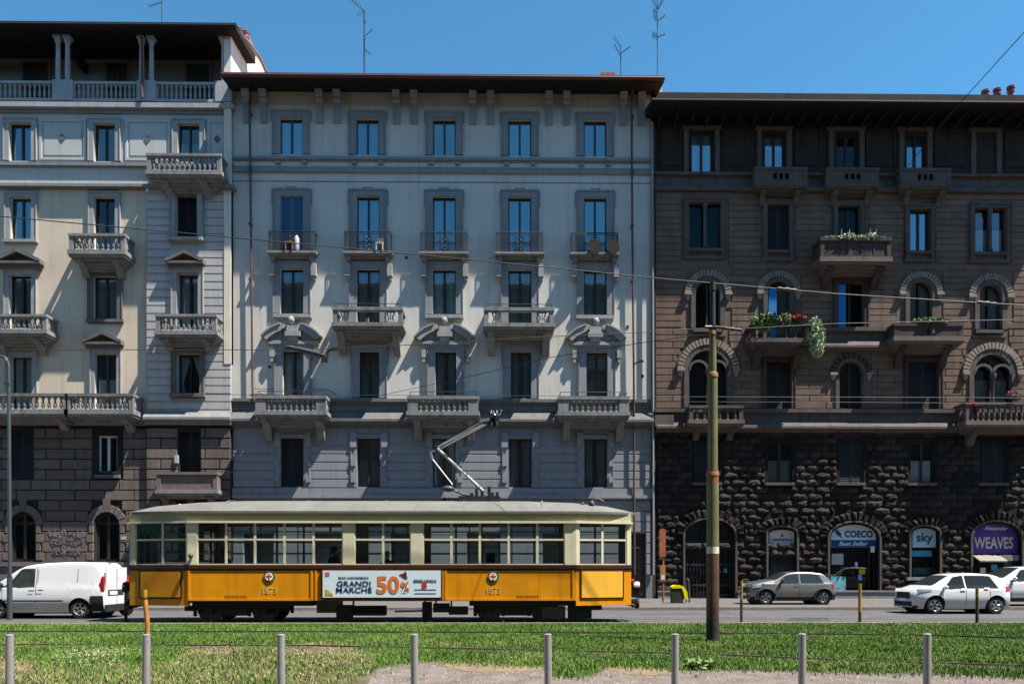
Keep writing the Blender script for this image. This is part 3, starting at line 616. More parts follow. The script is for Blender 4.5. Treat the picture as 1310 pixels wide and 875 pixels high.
for x in (-45, -33, 76, 88, 182.5, 195, 287):
    X = LF.X(x); z0 = zr1+.03; H = zt-z0; q = MB(); q.lathe([(.15, 0), (.15, .08), (.12, .1), (.125, .4), (.105, H-.3), (.12, H-.28), (.12, H-.24), (.17, H-.12), (.17, H)], (X, Yc, z0), 12); q.box(X-.19, X+.19, Yc-.19, Yc+.19, z0+H-.02, z0+H+.12); build('column', q, MAT['loggia_stone'], LG, True)
# roof
e = .86; zf = PZ(30.5, 40-e, 150); X0, X1 = PX(-130, 40), PX(302, 40-e)
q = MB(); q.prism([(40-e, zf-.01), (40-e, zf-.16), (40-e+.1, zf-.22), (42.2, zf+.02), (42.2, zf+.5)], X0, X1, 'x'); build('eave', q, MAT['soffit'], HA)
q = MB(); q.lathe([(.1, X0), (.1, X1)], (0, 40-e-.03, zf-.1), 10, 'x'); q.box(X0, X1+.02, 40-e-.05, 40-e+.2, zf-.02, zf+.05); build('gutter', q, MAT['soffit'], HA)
Xw = PX(297.5, 40)
zp = lambda px, py, Y: (Y, PZ(py, Y, px))
# the sunlit party wall that rises above the neighbour's roof: side view in depth and height
q = MB(); pr = [(39.75, LF.Z(131)), (39.75, LF.Z(48)), (39.4, zf+.06), (40.2, zf+.5), (42.4, zf+1.3), (44.4, zf+1.75), (45.6, zf+1.72), (45.75, zf+.6), (46, 20), (46, 12), (39.75, 12)]
q.prism(pr, Xw-.35, Xw, 'x'); build('party_wall', q, MAT['party_wall'], HA)
q = MB(); cp = pr[2:8]
for (y0, z0), (y1, z1) in zip(cp, cp[1:]): q.prism([(y0, z0), (y1, z1), (y1, z1+.09), (y0, z0+.09)], Xw-.4, Xw+.08, 'x')
build('coping', q, MAT['roof_tile'], HA)
q = MB(); q.prism([(40-e+.06, zf+.05), (46, zf+2.0), (54, zf), (54, 0), (43.3, 0), (43.3, zf+.5), (42.25, zf+.53)], X0, Xw-.41, 'x'); build('roof', q, MAT['roof_tile'], HA)
for px, py, Y in ((311, 45, 42.4), (319.5, 49, 43.6)):
    X, Z = Xw-.5, PZ(py, Y, px); q = MB(); q.box(X-.28, X+.28, Y-.28, Y+.28, Z-.9, Z-.1); q.lathe([(.14, -.1), (.14, .22), (.18, .24), (.18, .3), (.2, .32), (.05, .44)], (X, Y, Z), 12); build('chimney', q, MAT['roof_tile'], HA)
q = MB(); q.tube([(LF.X(186), 39.6, LF.Z(54)), (LF.X(186.5), 39.6, LF.Z(131))], .07, 8); build('drainpipe', q, MAT['drainpipe'], HA, True)
q = MB(); LF.box(q, 223, 227.5, 582, 592, BO, BO+.12); build('junction_box', q, MAT['white_plastic'], HA)
q = MB(); LF.box(q, 154.5, 161, 686, 690, 0, .1); build('street_plaque', q, MAT['white_plastic'], HA)
# the sprayed writing on the stone between the arched windows
setm('spray_paint', (.155, .145, .17), .9, .4, 3)
def scribble(mb, x0, y0, w, h, n, o):
    pts = []
    for i in range(n*6+1):
        t = i/(n*6); pts.append((LF.X(x0+w*t+2.2*math.sin(i*1.9)), 40-o, LF.Z(y0-h*.5*math.sin(i*1.05)*(.6+.4*math.sin(i*.37)))))
    for a, b_ in zip(pts, pts[1:]):
        mb.add([(a[0]-.03, a[1], a[2]-.03), (a[0]+.03, a[1], a[2]+.03), (b_[0]+.03, b_[1], b_[2]+.03), (b_[0]-.03, b_[1], b_[2]-.03)], [(0,1,2,3)])
q = MB()
for args in ((63, 683, 48, 13, 8), (66, 694, 44, 8, 9), (68, 707, 36, 6, 8)): scribble(q, *args, .088)
build('graffiti_lettering', q, MAT['spray_paint'], HA)
# =====================================================================  the dark brown house
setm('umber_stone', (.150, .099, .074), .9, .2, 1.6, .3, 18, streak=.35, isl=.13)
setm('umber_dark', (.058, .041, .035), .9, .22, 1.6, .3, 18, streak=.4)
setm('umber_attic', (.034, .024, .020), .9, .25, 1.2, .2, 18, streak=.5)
setm('umber_trim', (.095, .075, .067), .9, .22, 2, .2, 22, streak=.35)
setm('voussoir', (.25, .20, .165), .9, .18, 3, .25, 22, streak=.3)
setm('pink_stone', (.14, .103, .085), .9, .15, 2, .2, 22, streak=.2)
setm('rock_black', (.031, .025, .021), .9, .4, 2.2, .6, 22, spec=.12, isl=.4)
setm('rock_joint', (.012, .010, .009), .95, .2)
setm('plinth_stone', (.2, .185, .175), .85, .2, 4, .15, 30)
RF = Fac(40.0, 1075)
HC = thing('apartment_building', (PX(1075, 44), 44, 0), 'dark brown stone house with arched windows above a row of shops', 'building', 'old apartment houses along the street')
UT, US, UD, VS = MAT['umber_trim'], MAT['umber_stone'], MAT['umber_dark'], MAT['voussoir']
GD = MAT['glass_dull']
def rw(*a, **k): return window(RF, HC, *a, **k)
# row 1 under the eave
for (a, b_, y0, y1, cur, gm) in ((884, 912, 170, 221, 'full', GS), (978, 1004, 172, 222, 'blind', GS), (1070, 1097, 172, 222, None, GD), (1160, 1184, 174, 222, 'full', GS), (1252, 1273, 175, 224, 'pair', GS)):
    w = rw(a, b_, y0, y1, gm=gm, fm=FD, cur=cur, curm=MAT['curtain'], bar=.08)
    q = MB(); RF.box(q, a-9, a-3, 166, 222, 0, .1); RF.box(q, b_+3, b_+9, 166, 222, 0, .1); RF.box(q, a-11, b_+11, 162, 166, 0, .14); build('surround', q, UT, w)
for a, b_ in ((845, 872), (924, 958), (1017, 1052), (1108, 1146), (1196, 1240), (1286, 1330)):
    q = MB()
    for (u, v, s, t) in ((a, b_, 164, 166.5), (a, b_, 210, 212.5), (a, a+2.5, 166.5, 210), (b_-2.5, b_, 166.5, 210)): RF.box(q, u, v, s, t, 0, .05)
    build('attic_panel', q, MAT['umber_attic'], HC)
# row 2
for (a, b_, y0, y1, cur, gm, dbl) in ((881, 922, 261, 318, None, GD, 1), (981, 1009.5, 263, 319.5, None, GL, 0), (1071, 1100, 264, 328, None, GD, 0), (1163, 1190, 268, 320, 'full', GS, 0), (1246, 1286.5, 266, 321, 'low', GL, 1)):
    w = rw(a, b_, y0, y1, gm=gm, fm=FD, cur=cur, curm=MAT['curtain_grey'] if gm is not GS else MAT['blind_blue'], bar=.07, shutter=MAT['shutter_dark'] if a == 981 else None)
    surround(RF, w, a, b_, y0, y1, 6, 5, UT, out=.12, ob=12 if a != 1071 else 0); q = MB(); RF.box(q, a-2, b_+2, y1, y1+3.5, 0, .18); RF.box(q, a-6, b_+6, y1+10, y1+14, 0, .13)
    if a != 1071: build('sill', q, UT, w)
    if dbl: q = MB(); c = RF.X((a+b_)/2); q.lathe([(.13, 0), (.13, .1), (.09, .14), (.08, RF.Z(y0)-RF.Z(y1)-.35), (.13, RF.Z(y0)-RF.Z(y1)-.2), (.13, RF.Z(y0)-RF.Z(y1)-.002)], (c, 39.98, RF.Z(y1)+.001), 10); build('mullion_column', q, UT, w, True)
# row 3, round arches
def archwin(a, b_, y0, y1, ow, cap=True, gm=GM_, cur='pair', double=False, ys=0, nv=19, vm=VS, leaf=None, **k):
    w = rw(a, b_, y0, y1, arch=1, gm=gm, fm=FD, cur=cur, curm=MAT['curtain_grey'], **k)
    X0, X1 = RF.X(a), RF.X(b_); c = (X0+X1)/2; r = (X1-X0)/2; zs = RF.Z(y0)-r; t = ow*40/FP
    q = MB(); q.arcband(c, zs, r+.001, r+t*.42, 0, PI, 14, 40, 40-.1)
    for s in (-1, 1): u, v = sorted((c+s*(r+.001), c+s*(r+t*.42))); q.box(u, v, 40-.1, 40, RF.Z(y1), zs)
    build('surround', q, UT, w)
    q = MB(); q.ring(c, zs, r+t*.45, r+t, 0, PI, nv, 40, 40-.14, .26); build('arch_voussoirs', q, vm, w)
    if cap:
        q = MB()
        for s in (-1, 1):
            xx = c+s*(r+t*.72); q.box(xx-.18, xx+.18, 40-.22, 40, zs-.1, zs+.02); q.lathe([(.07, -.36), (.12, -.22), (.16, -.1)], (xx, 40-.06, zs), 8)
        build('impost', q, VS, w)
    if double:
        q = MB(); zc = RF.Z(y1); H = zs-zc-.1
        q.lathe([(.13, 0), (.13, .08), (.075, .14), (.07, H-.3), (.09, H-.27), (.17, H-.05), (.17, H+.06)], (c, 39.94, zc+.001), 10)
        for s in (-1, 1): q.arcband(c+s*r*.5, H+zc+.05, r*.42, r*.5+.05, 0, PI, 10, 40.02, 39.9)
        build('mullion_column', q, UT, w, True)
    if leaf: q = MB(); q.box(X0+.07, X0+(X1-X0)*.42, 39.98, 40.03, RF.Z(y1)+.02, zs+.2); build('shutter', q, leaf, w)  # open window pane, its sky reflection painted as flat blue
    return w
setm('sky_reflection_blue', (.02, .16, .42), .5, .08)  # blue of the sky mirrored in open panes, put into the colour
archwin(889.5, 921, 361, 421, 14, gm=GD, cur=None); archwin(981.5, 1010, 361, 433, 13.5, cap=True, gm=GD, leaf=MAT['sky_reflection_blue'])
archwin(1163, 1191.5, 361, 428, 13.5, gm=GL); archwin(1252, 1281, 364, 421, 14, gm=GL)
w = rw(1071, 1105, 362, 420, gm=GD, fm=FD, cur=None); surround(RF, w, 1071, 1105, 362, 420, 5, 4, UD, out=.1); q = MB(); RF.box(q, 1072.5, 1082, 364, 419, -.03, .02); build('shutter', q, MAT['sky_reflection_blue'], w)  # narrow blue leaf is an open pane with painted sky reflection
for a, b_ in ((889.5, 921), (1252, 1281)): q = MB(); RF.box(q, a-3, b_+3, 421, 425, 0, .2); RF.box(q, a-8, b_+8, 428, 431, 0, .13); build('sill', q, UT, HC)
# row 4
archwin(881, 930, 449, 522, 15, gm=GL, cur=None, double=True, nv=23); archwin(1245, 1293, 453, 522, 15, gm=GM_, cur='low', double=True, nv=23)
archwin(1073, 1103, 463, 523, 11, gm=GL, cur=None, vm=UD, nv=11)
for a, b_ in ((980, 1012), (1161, 1200)):
    w = rw(a, b_, 462, 523, gm=GL, fm=FD, cur=None, shutter=MAT['shutter_dark']); surround(RF, w, a, b_, 462, 523, 5, 4, UD, out=.1)
# mezzanine
for a, b_ in ((889, 921), (982, 1014), (1074, 1105), (1165, 1196), (1257, 1288), (1330, 1360)):
    w = rw(a, b_, 565, 617, gm=GL, fm=FD, cur='low' if a in (982, 1165) else None, curm=MAT['curtain_grey'], shutter=MAT['shutter_dark'] if a in (889, 1074, 1257) else None); q = MB(); RF.box(q, a-3, b_+3, 617, 620.5, 0, .24); build('sill', q, UT, w)
# ground-floor arches
def garch(a, b_, y0, y1, arch): return rw(a, b_, y0, y1, arch=arch, gm=GL, fm=FD, inset=.45, bar=.08, single=True)
g1 = garch(876, 940, 664, 764, .62); g2 = garch(982, 1018.5, 674, 766, .42); g3 = garch(1060.5, 1124, 668, 766, .62); g4 = garch(1164.5, 1201, 673, 738, .45); g5 = garch(1243, 1306, 667, 764, .62)
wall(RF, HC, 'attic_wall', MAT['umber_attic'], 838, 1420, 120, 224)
wall(RF, HC, 'stone_wall', US, 838, 1420, 224, 530)
wall(RF, HC, 'base_wall', MAT['rock_joint'], 838, 1420, 530, 770)
ex = lambda a, b_, c, d_, r=0: outline(RF.X(a), RF.X(b_), RF.Z(d_), RF.Z(c), r)
RF.excl = [ex(872, 932, 256, 335), ex(974, 1017, 257, 336), ex(1064, 1107, 258, 330), ex(1156, 1197, 262, 336), ex(1239, 1294, 260, 337),
           ex(872, 936, 340, 430), ex(967, 1025, 346, 434), ex(1065, 1111, 357, 421), ex(1149, 1206, 347, 430), ex(1238, 1296, 350, 430)]
courses(RF, HC, 'stone_courses_cladding', US, 838.5, 1419, 247, 420, 8.3, None, .035, 0, .025)
RF.excl = [ex(864, 947, 434, 475, 1), ex(878, 933, 470, 523), ex(1228, 1310, 438, 475, 1), ex(1242, 1296, 470, 523), ex(1062, 1114, 452, 523), ex(974, 1017, 457, 523), ex(1155, 1205, 457, 523), ex(880, 932, 420, 432), ex(1243, 1290, 420, 432)]
courses(RF, HC, 'stone_courses_cladding', US, 838.5, 1419, 421, 523, 8.6, 44, .035, 0, .025)
# rock-faced walling
RF.excl = [ex(886, 924, 562, 621), ex(979, 1017, 562, 621), ex(1071, 1108, 562, 621), ex(1162, 1199, 562, 621), ex(1254, 1291, 562, 621)]
courses(RF, HC, 'rock_faced_cladding', MAT['rock_black'], 839, 1419, 550, 640, 9.1, 19.5, .05, 0, .045, rock=.14)
RF.excl = [ex(864, 952, 648, 690, .75), ex(972, 1029, 660, 690, .6), ex(1048, 1136, 651, 690, .75), ex(1155, 1211, 659, 690, .6), ex(1231, 1318, 650, 690, .75)]+[ex(a-4, b_+4, 685, 757) for a, b_ in ((876, 940), (982, 1018.5), (1060.5, 1124), (1164.5, 1201), (1243, 1306))]
courses(RF, HC, 'rock_faced_cladding', MAT['rock_black'], 839, 1419, 640, 757, 9.1, 19.5, .05, 0, .045, rock=.14)
for (a, b_, y0, ar, n) in ((876, 940, 664, .62, 17), (982, 1018.5, 674, .42, 11), (1060.5, 1124, 668, .62, 17), (1164.5, 1201, 673, .45, 11), (1243, 1306, 667, .62, 17)):
    q = MB(); X0, X1 = RF.X(a), RF.X(b_); c = (X0+X1)/2; w_ = (X1-X0)/2; h = w_*ar; zs = RF.Z(y0)-h
    for i in range(n):
        t0, t1 = PI*(i+.1)/n, PI*(i+.9)/n; f = lambda t, k: (c+(w_+k)*math.cos(t), zs+(h+k)*math.sin(t)); k1 = .5+random.uniform(-.06, .1)
        p4 = [f(t0, .1), f(t0, k1), f(t1, k1), f(t1, .1)]; m = ((p4[0][0]+p4[2][0])/2+random.uniform(-.03, .03), (p4[0][1]+p4[2][1])/2); d_ = random.uniform(.12, .24)
        q.add([(x, 39.99, z) for x, z in p4]+[(m[0]+(x-m[0])*.6, 39.99-d_*random.uniform(.7, 1.2), m[1]+(z-m[1])*.75) for x, z in p4], [(4,5,6,7),(0,1,5,4),(1,2,6,5),(2,3,7,6),(3,0,4,7)])
    build('rock_arch_voussoirs', q, MAT['rock_black'], HC)
for w, a, b_, y0, y1, ar in ((g1, 876, 940, 664, 764, .62), (g2, 982, 1018.5, 674, 766, .42), (g3, 1060.5, 1124, 668, 766, .62), (g4, 1164.5, 1201, 673, 738, .45), (g5, 1243, 1306, 667, 764, .62)):
    o = outline(RF.X(a), RF.X(b_), RF.Z(y1), RF.Z(y0), ar); i = outline(RF.X(a)-.1, RF.X(b_)+.1, RF.Z(y1), RF.Z(y0)+.1, ar); n = len(o); q = MB()
    q.add([(p[0], 39.86, p[1]) for p in o]+[(p[0], 39.86, p[1]) for p in i]+[(p[0], 40, p[1]) for p in i]+[(p[0], 40.1, p[1]) for p in o], [(k, (k+1) % n, n+(k+1) % n, n+k) for k in range(1, n)]+[(n+k, n+(k+1) % n, 2*n+(k+1) % n, 2*n+k) for k in range(1, n)]+[(k, (k+1) % n, 3*n+(k+1) % n, 3*n+k) for k in range(1, n)]); build('stone_jamb', q, UT, w)
q = MB()
for a, b_ in cuts(RF, RF.X(838.5), RF.X(1420), .1, RF.Z(760)):
    q.box(a+.1, b_-.1, 39.8, 40, 0, RF.Z(757)); q.box(a+.08, b_-.08, 39.76, 40, RF.Z(757), RF.Z(755))
build('plinth', q, MAT['plinth_stone'], HC)
q = MB(); RF.box(q, 1161, 1205, 738, 742, 0, .26); build('sill', q, MAT['plinth_stone'], g4)
# cornices and ledges
q = MB(); RF.box(q, 837, 1420, 221, 224.5, 0, .2); RF.box(q, 837, 1420, 237, 240, 0, .12); RF.box(q, 837, 1420, 240, 244, 0, .24); RF.box(q, 838, 1420, 224.5, 237, 0, .03); build('cornice', q, UT, HC)
def ledge(y0, y1, y2, y3, x0, x1, o):
    q = MB(); RF.box(q, x0, x1, y0, y1, 0, .3+o); RF.box(q, x0, x1, y1, y2, 0, .1+o); z0, z1 = RF.Z(y3, .4+o), RF.Z(y2, .1+o)
    q.prism([(40, z1), (40-.1-o, z1), (40-.36-o, z0+.08), (40-.36-o, z0-.03), (40-.2-o, z0-.1), (40-.1, z0-.2), (40, z0-.2)], RF.X(x0), RF.X(x1), 'x'); return q
build('ledge', ledge(523, 527.5, 538, 547, 838, 1420, .05), MAT['umber_trim'], HC)
build('ledge', ledge(418, 423, 434, 443, 1034, 1146, .05), MAT['umber_trim'], HC)
# small sill balconies under the attic windows and the larger ones below
def rb(*a, **k): return balcony(RF, HC, *a, **k)
for a, b_ in ((966, 1033), (1058, 1124.5), (1151.5, 1217)): rb(a, b_, 214.5, 235, 241, .55, 3, UT, style='holes', rail=.14, ends=.22, brk=((a+8, a+15), (b_-15, b_-8)), bh=.7, under=2)
bG = rb(1050, 1140, 303.5, 329, 338, 1.05, 5, MAT['umber_dark'], style='panel', sm=MAT['pink_stone'], rail=.18, brk=((1058, 1067), (1122, 1131)), bh=.9, under=3)
bH = rb(962, 1040, 414, 433, 441, 1.1, 6, MAT['umber_dark'], style='bal', sm=MAT['umber_trim'], brk=((968, 977), (1020, 1029)), bh=1.0, under=3)
bI = rb(1144, 1232, 413.5, 430, 439, 1.0, 3, MAT['umber_dark'], style='holes', sm=MAT['pink_stone'], brk=((1152, 1160), (1210, 1218)), bh=1.0, under=3)
bJ = rb(882, 951, 519, 537, 545, .9, 6, UT, style='bal', sm=MAT['pink_stone'], brk=((890, 897), (934, 941)), bh=.6, under=2)
bK = rb(1236, 1345, 514, 538, 546, 1.05, 14, UT, style='bal', sm=MAT['pink_stone'], brk=((1246, 1255), (1325, 1334)), bh=.8, under=2)
q = MB(); RF.box(q, 838, 862, 531, 546, 0, .35); build('ledge', q, UT, HC)
# roof
e = 1.68; zf = PZ(128.5, 40-e, 1075); X0, X1 = PX(834, 40-e), PX(1430, 40-e); zl = .0
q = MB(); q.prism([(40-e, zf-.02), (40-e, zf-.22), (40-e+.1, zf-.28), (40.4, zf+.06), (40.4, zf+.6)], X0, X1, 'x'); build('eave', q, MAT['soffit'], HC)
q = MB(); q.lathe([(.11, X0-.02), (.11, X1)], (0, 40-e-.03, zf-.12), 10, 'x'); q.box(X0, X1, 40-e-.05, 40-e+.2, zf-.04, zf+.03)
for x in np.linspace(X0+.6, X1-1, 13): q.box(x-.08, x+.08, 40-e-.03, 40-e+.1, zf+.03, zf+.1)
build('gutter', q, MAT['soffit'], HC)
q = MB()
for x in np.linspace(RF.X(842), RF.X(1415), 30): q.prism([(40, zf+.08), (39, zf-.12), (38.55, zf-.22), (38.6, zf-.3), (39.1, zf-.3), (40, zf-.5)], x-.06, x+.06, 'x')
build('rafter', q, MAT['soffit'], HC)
q = MB(); q.prism([(40-e+.05, zf+.03), (46, zf+1.7), (52, zf), (52, zf-1), (40.45, zf-1), (40.45, zf+.62)], X0+.2, X1-.2, 'x'); build('roof', q, MAT['roof_tile'], HC)
q = MB(); q.box(RF.X(838.5), RF.X(1420), 41, 52, 0, zf-.9); build('rear_wall', q, UD, HC)
q = MB(); Xc = RF.X(834); q.box(RF.X(833.2), RF.X(838), 39.9, 41, 0, zf-.3); build('corner_pilaster', q, UD, HC)
q = MB(); q.tube([(RF.X(834, .2), 39.75, zf-.3), (RF.X(835.5, .2), 39.75, RF.Z(735))], .06, 8); build('drainpipe', q, MAT['grey_plaster'], HC, True)
setm('chimney_clay', (.13, .06, .045), .9, .3, 6)
Y = 44.5
for px, py in ((1260.5, 120), (1275.5, 118), (1293, 115)):
    X, Z = PX(px, Y), PZ(py, Y, px); q = MB(); q.lathe([(.14, -1.1), (.14, .02), (.2, .04), (.2, .12), (.15, .14), (.15, .22), (.22, .24), (.22, .36), (.05, .4)], (X, Y, Z-.2), 12); build('chimney', q, MAT['chimney_clay'], HC)
q = MB(); X0c = PX(1268, Y); q.prism([(X0c, PZ(131, Y)), (PX(1330, Y), PZ(120, Y)), (PX(1330, Y), PZ(150, Y)), (X0c, PZ(150, Y))], Y, Y+2); build('dormer_roof', q, MAT['roof_tile'], HC)
# the white gable seen between the two eaves
gx = MB(); Y = 48; gx.prism([(PX(832, Y), PZ(135, Y)), (PX(841, Y), PZ(109, Y)), (PX(846, Y), PZ(109, Y)), (PX(852, Y), PZ(128, Y)), (PX(852, Y), PZ(160, Y)), (PX(832, Y), PZ(160, Y))], Y, Y+1); build('skylight', gx, MAT['white_plastic'], HC)
# -------- signs and shop interiors
setm('sign_pale', (.62, .73, .82), .4, .05); setm('sign_blue', (.015, .07, .24), .4, .05); setm('sign_white', (.8, .8, .84), .4, .05); setm('sign_sky', (.5, .66, .76), .4, .05); setm('ink_blue', (.01, .06, .2), .5, .05); setm('ink_teal', (.0, .13, .26), .5, .05); setm('sign_purple', (.10, .045, .27), .45, .08); setm('ink_cream', (.75, .62, .42), .5, .05); setm('panel_cyan', (.06, .3, .48), .4, .08); setm('awning_cloth', (.2, .18, .15), .9, .15); setm('paper_white', (.75, .75, .75), .7, .05); setm('poster_yellow', (.6, .42, .02), .6, .1); setm('poster_blue', (.1, .35, .6), .6, .2, 6); setm('display_teal', (.12, .35, .42), .5, .5, 5); setm('roller_metal', (.12, .12, .12), .5, .2); setm('gate_iron', (.03, .03, .032), .5, .2); setm('magenta_ink', (.5, .1, .25), .6)
YS = 40.28
def plate(a, b_, y0, y1, ar, Y=YS, t=.07):
    return MB().prism(outline(PX(a, Y), PX(b_, Y), PZ(y1, Y, 1075), PZ(y0, Y, 1075), ar), Y, Y+t)
def sign(name, a, b_, y0, y1, ar, mat, label):
    t = thing(name, (PX((a+b_)/2, YS), YS, PZ(y1, YS, 1075)), label, 'shop sign', 'signs of the shops in the dark house'); build('board', plate(a, b_, y0, y1, ar), mat, t); return t
def txt(t, s, px, py, size, mat, wx=1, shear=0, bold=0, Y=YS, align='CENTER', name='lettering'):
    q = MB(); textmesh(q, s, PX(px, Y), PZ(py, Y, 1075), Y-.006, size, align, wx, shear, bold); return build(name, q, mat, t)
s = sign('shop_sign', 1063, 1121.5, 671, 699.5, .55, MAT['sign_pale'], 'arched pale blue and navy COECO sign over the open shop door')
q = MB(); q.box(PX(1063.4, YS), PX(1121, YS), YS-.012, YS-.001, PZ(699.3, YS, 1075), PZ(690.5, YS, 1075)); build('lower_band', q, MAT['sign_blue'], s)
txt(s, 'COECO', 1098.5, 686.8, .46, MAT['ink_blue'], .90, 0, .022); txt(s, 'Best Seller', 1091, 697.5, .30, MAT['sign_white'], 1.15, .3, .004, YS-.014)
q = MB(); bx, bz = PX(1074, YS), PZ(683, YS, 1075); q.prism([(bx-.26, bz+.27), (bx-.1, bz+.2), (bx+.1, bz+.02), (bx+.06, bz-.08), (bx+.22, bz-.26), (bx-.02, bz-.12), (bx-.14, bz+.02)], YS-.012, YS-.002); q.prism([(bx-.24, bz+.14), (bx-.08, bz+.0), (bx-.02, bz-.1), (bx-.14, bz-.05)], YS-.014, YS-.002); build('bird_emblem', q, MAT['ink_blue'], s)
s = sign('shop_sign', 1167.5, 1197.5, 675.5, 700, .42, MAT['sign_sky'], 'small arched grey-blue sign reading sky above a shop window'); txt(s, 'sky', 1182.5, 692, .62, MAT['ink_teal'], 1.05, 0, .02)
tag(build('window_panel', plate(1166, 1192, 704, 711.5, 0, 40.3), MAT['panel_cyan'], s))
s = sign('shop_sign', 984.5, 1016, 677.5, 700, .3, MAT['sign_white'], 'small white sign with one blue line above a roller shutter')
q = MB()
for i in range(13): x = 987+i*2.1; q.box(PX(x, YS), PX(x+1.5, YS), YS-.01, YS-.001, PZ(691.5, YS, 1075), PZ(691.5-random.choice((2, 2, 2.8)), YS, 1075))
q.box(PX(999, YS), PX(1002, YS), YS-.01, YS-.001, PZ(686.5, YS, 1075), PZ(683.5, YS, 1075)); build('lettering', q, MAT['ink_blue'], s)
s = sign('shop_sign', 1245.5, 1303, 669, 708, .6, MAT['sign_purple'], 'big arched purple sign with cream WEAVES lettering over a shop front')
txt(s, 'WEAVES', 1271.5, 701, .82, MAT['ink_cream'], .66, 0, .014); txt(s, 'Alexander', 1274, 677.5, .26, MAT['paper_white'], 1.1, .25, .005)
q = MB(); a, b_, c, d_ = PX(1247, 40), PX(1282, 40), PZ(709.5, 40, 1075), PZ(717, 40, 1075); q.prism([(40.2, c), (39.55, d_), (39.55, d_-.06), (40.2, c-.08)], a, b_, 'x'); q.box(PX(1282, 40)+.02, PX(1304, 40), 40.02, 40.15, d_, c)
t = tag(build('awning', q, MAT['awning_cloth'], None), 'short pale rolled-out awning below the purple sign', 'awning')
# what stands in the shop openings (parts of the house)
def inside(w, name, mat, a, b_, y0, y1, Y=40.36, t=.03): return build(name, MB().box(PX(a, Y), PX(b_, Y), Y, Y+t, PZ(y1, Y, 1075), PZ(y0, Y, 1075)), mat, w)
q = MB()
for j in range(26): z = PZ(738-j*1.4, 40.4, 1075); q.add([(PX(985, 40.4), 40.36, z), (PX(1016, 40.4), 40.36, z), (PX(1016, 40.4), 40.41, z+.055), (PX(985, 40.4), 40.41, z+.055)], [(0,1,2,3)])
build('roller_shutter_slats', q, MAT['roller_metal'], g2)
inside(g3, 'display_panel', MAT['display_teal'], 1063, 1082, 737, 764); inside(g3, 'shelf_display', MAT['curtain_grey'], 1064, 1079, 708, 722); inside(g3, 'paper_notice', MAT['paper_white'], 1114, 1119, 698.5, 706.5, 40.1); inside(g3, 'paper_notice', MAT['poster_yellow'], 1099, 1107, 728, 734); inside(g3, 'poster', MAT['poster_blue'], 1098, 1103, 734.5, 742); inside(g3, 'paper_notice', MAT['paper_white'], 1094, 1097, 719, 724)
inside(g4, 'window_display', MAT['display_teal'], 1168, 1198, 726, 737, 40.6); inside(g5, 'poster', MAT['poster_blue'], 1268, 1276, 722, 729); inside(g5, 'poster', MAT['paper_white'], 1254, 1261, 726, 733); inside(g5, 'window_display', MAT['curtain_grey'], 1284, 1300, 716, 750, 40.7)
inside(g3, 'door_frame', MAT['shutter_dark'], 1110, 1113, 700, 765)
q = MB()
for i in range(15): x = PX(879+i*4.2, 40.3); q.tube([(x, 40.3, 0.02), (x, 40.3, PZ(672, 40.3, 1075))], .02, 5)
for y in (692, 722, 748): q.box(PX(876, 40.3), PX(940, 40.3), 40.28, 40.33, PZ(y+1.2, 40.3), PZ(y-1.2, 40.3))
build('gate_grille', q, MAT['gate_iron'], g1); inside(g1, 'paper_notice', MAT['panel_cyan'], 926, 930, 727, 732, 40.25)
# plants and things on these balconies
GRP = 'plants on the balconies of the dark house'
def plant(name, px, py, Y, label, clumps, cat='plant'):
    p = P(px, py, Y); p.z = PZ(py, Y, 1075); t = thing(name, p, label, cat, GRP)
    for (nm, dx, dz, r, n, s, mat, drop) in clumps: build(nm, leaves(MB(), (p.x+dx, p.y, p.z+dz), r, n, s, drop), mat, t)
    return t
Yf = 38.95
t = plant('potted_plant', 985, 413, Yf, 'bushy green potted plants spilling over a balcony corner beside red flowers', (('foliage', -.1, .1, (.75, .25, .42), 520, .1, MAT['leaf'], .4), ('foliage', -.3, -.1, (.5, .22, .4), 260, .1, MAT['leaf_light'], .4), ('foliage', .8, .25, (.25, .2, .3), 60, .16, MAT['leaf_light'], .3), ('foliage', -.75, .05, (.3, .2, .25), 120, .09, MAT['leaf_light'], .3)))
t = plant('flower_pot', 1021, 412, Yf, 'bright red geraniums in a pot on the flowered balcony', (('foliage', 0, .1, (.4, .2, .18), 150, .08, MAT['leaf'], .2), ('blossom', 0, .22, (.42, .2, .12), 330, .06, MAT['red_flower'], .1)), 'flowers')
t = plant('hanging_plant', 1043, 432, Yf-.05, 'white-green trailing plant hanging from the corner of the flowered balcony', (('foliage', .02, .1, (.48, .3, .95), 850, .085, MAT['leaf_pale'], .7), ('foliage', -.02, .3, (.5, .26, .6), 350, .08, MAT['leaf_light'], .6), ('foliage', .16, -.55, (.3, .2, .45), 230, .08, MAT['leaf_pale'], .7)))
t = plant('potted_plant', 1191, 412, 39.05, 'low row of green plants along the balcony below an arched window', (('foliage', 0, .08, (.95, .2, .17), 420, .09, MAT['leaf_light'], .2), ('foliage', 0, .02, (.9, .2, .15), 200, .09, MAT['leaf'], .2)))
t = plant('potted_plant', 1095, 304, 38.98, 'dry grey planter with thin stalks along the highest large balcony', (('foliage', 0, .0, (1.7, .15, .12), 500, .07, MAT['leaf_pale'], .4), ('foliage', -.3, .12, (.3, .12, .14), 60, .07, MAT['white_flower'], .2), ('foliage', .75, .12, (.3, .12, .14), 60, .07, MAT['white_flower'], .2)))
q = MB()
for dx in (-.75, -.35, .7, 1.0): q.tube([(t.location.x+dx, 38.98, t.location.z), (t.location.x+dx+.03, 38.98, t.location.z+.42)], .014, 5)
build('stem', q, MAT['leaf_pale'], t)
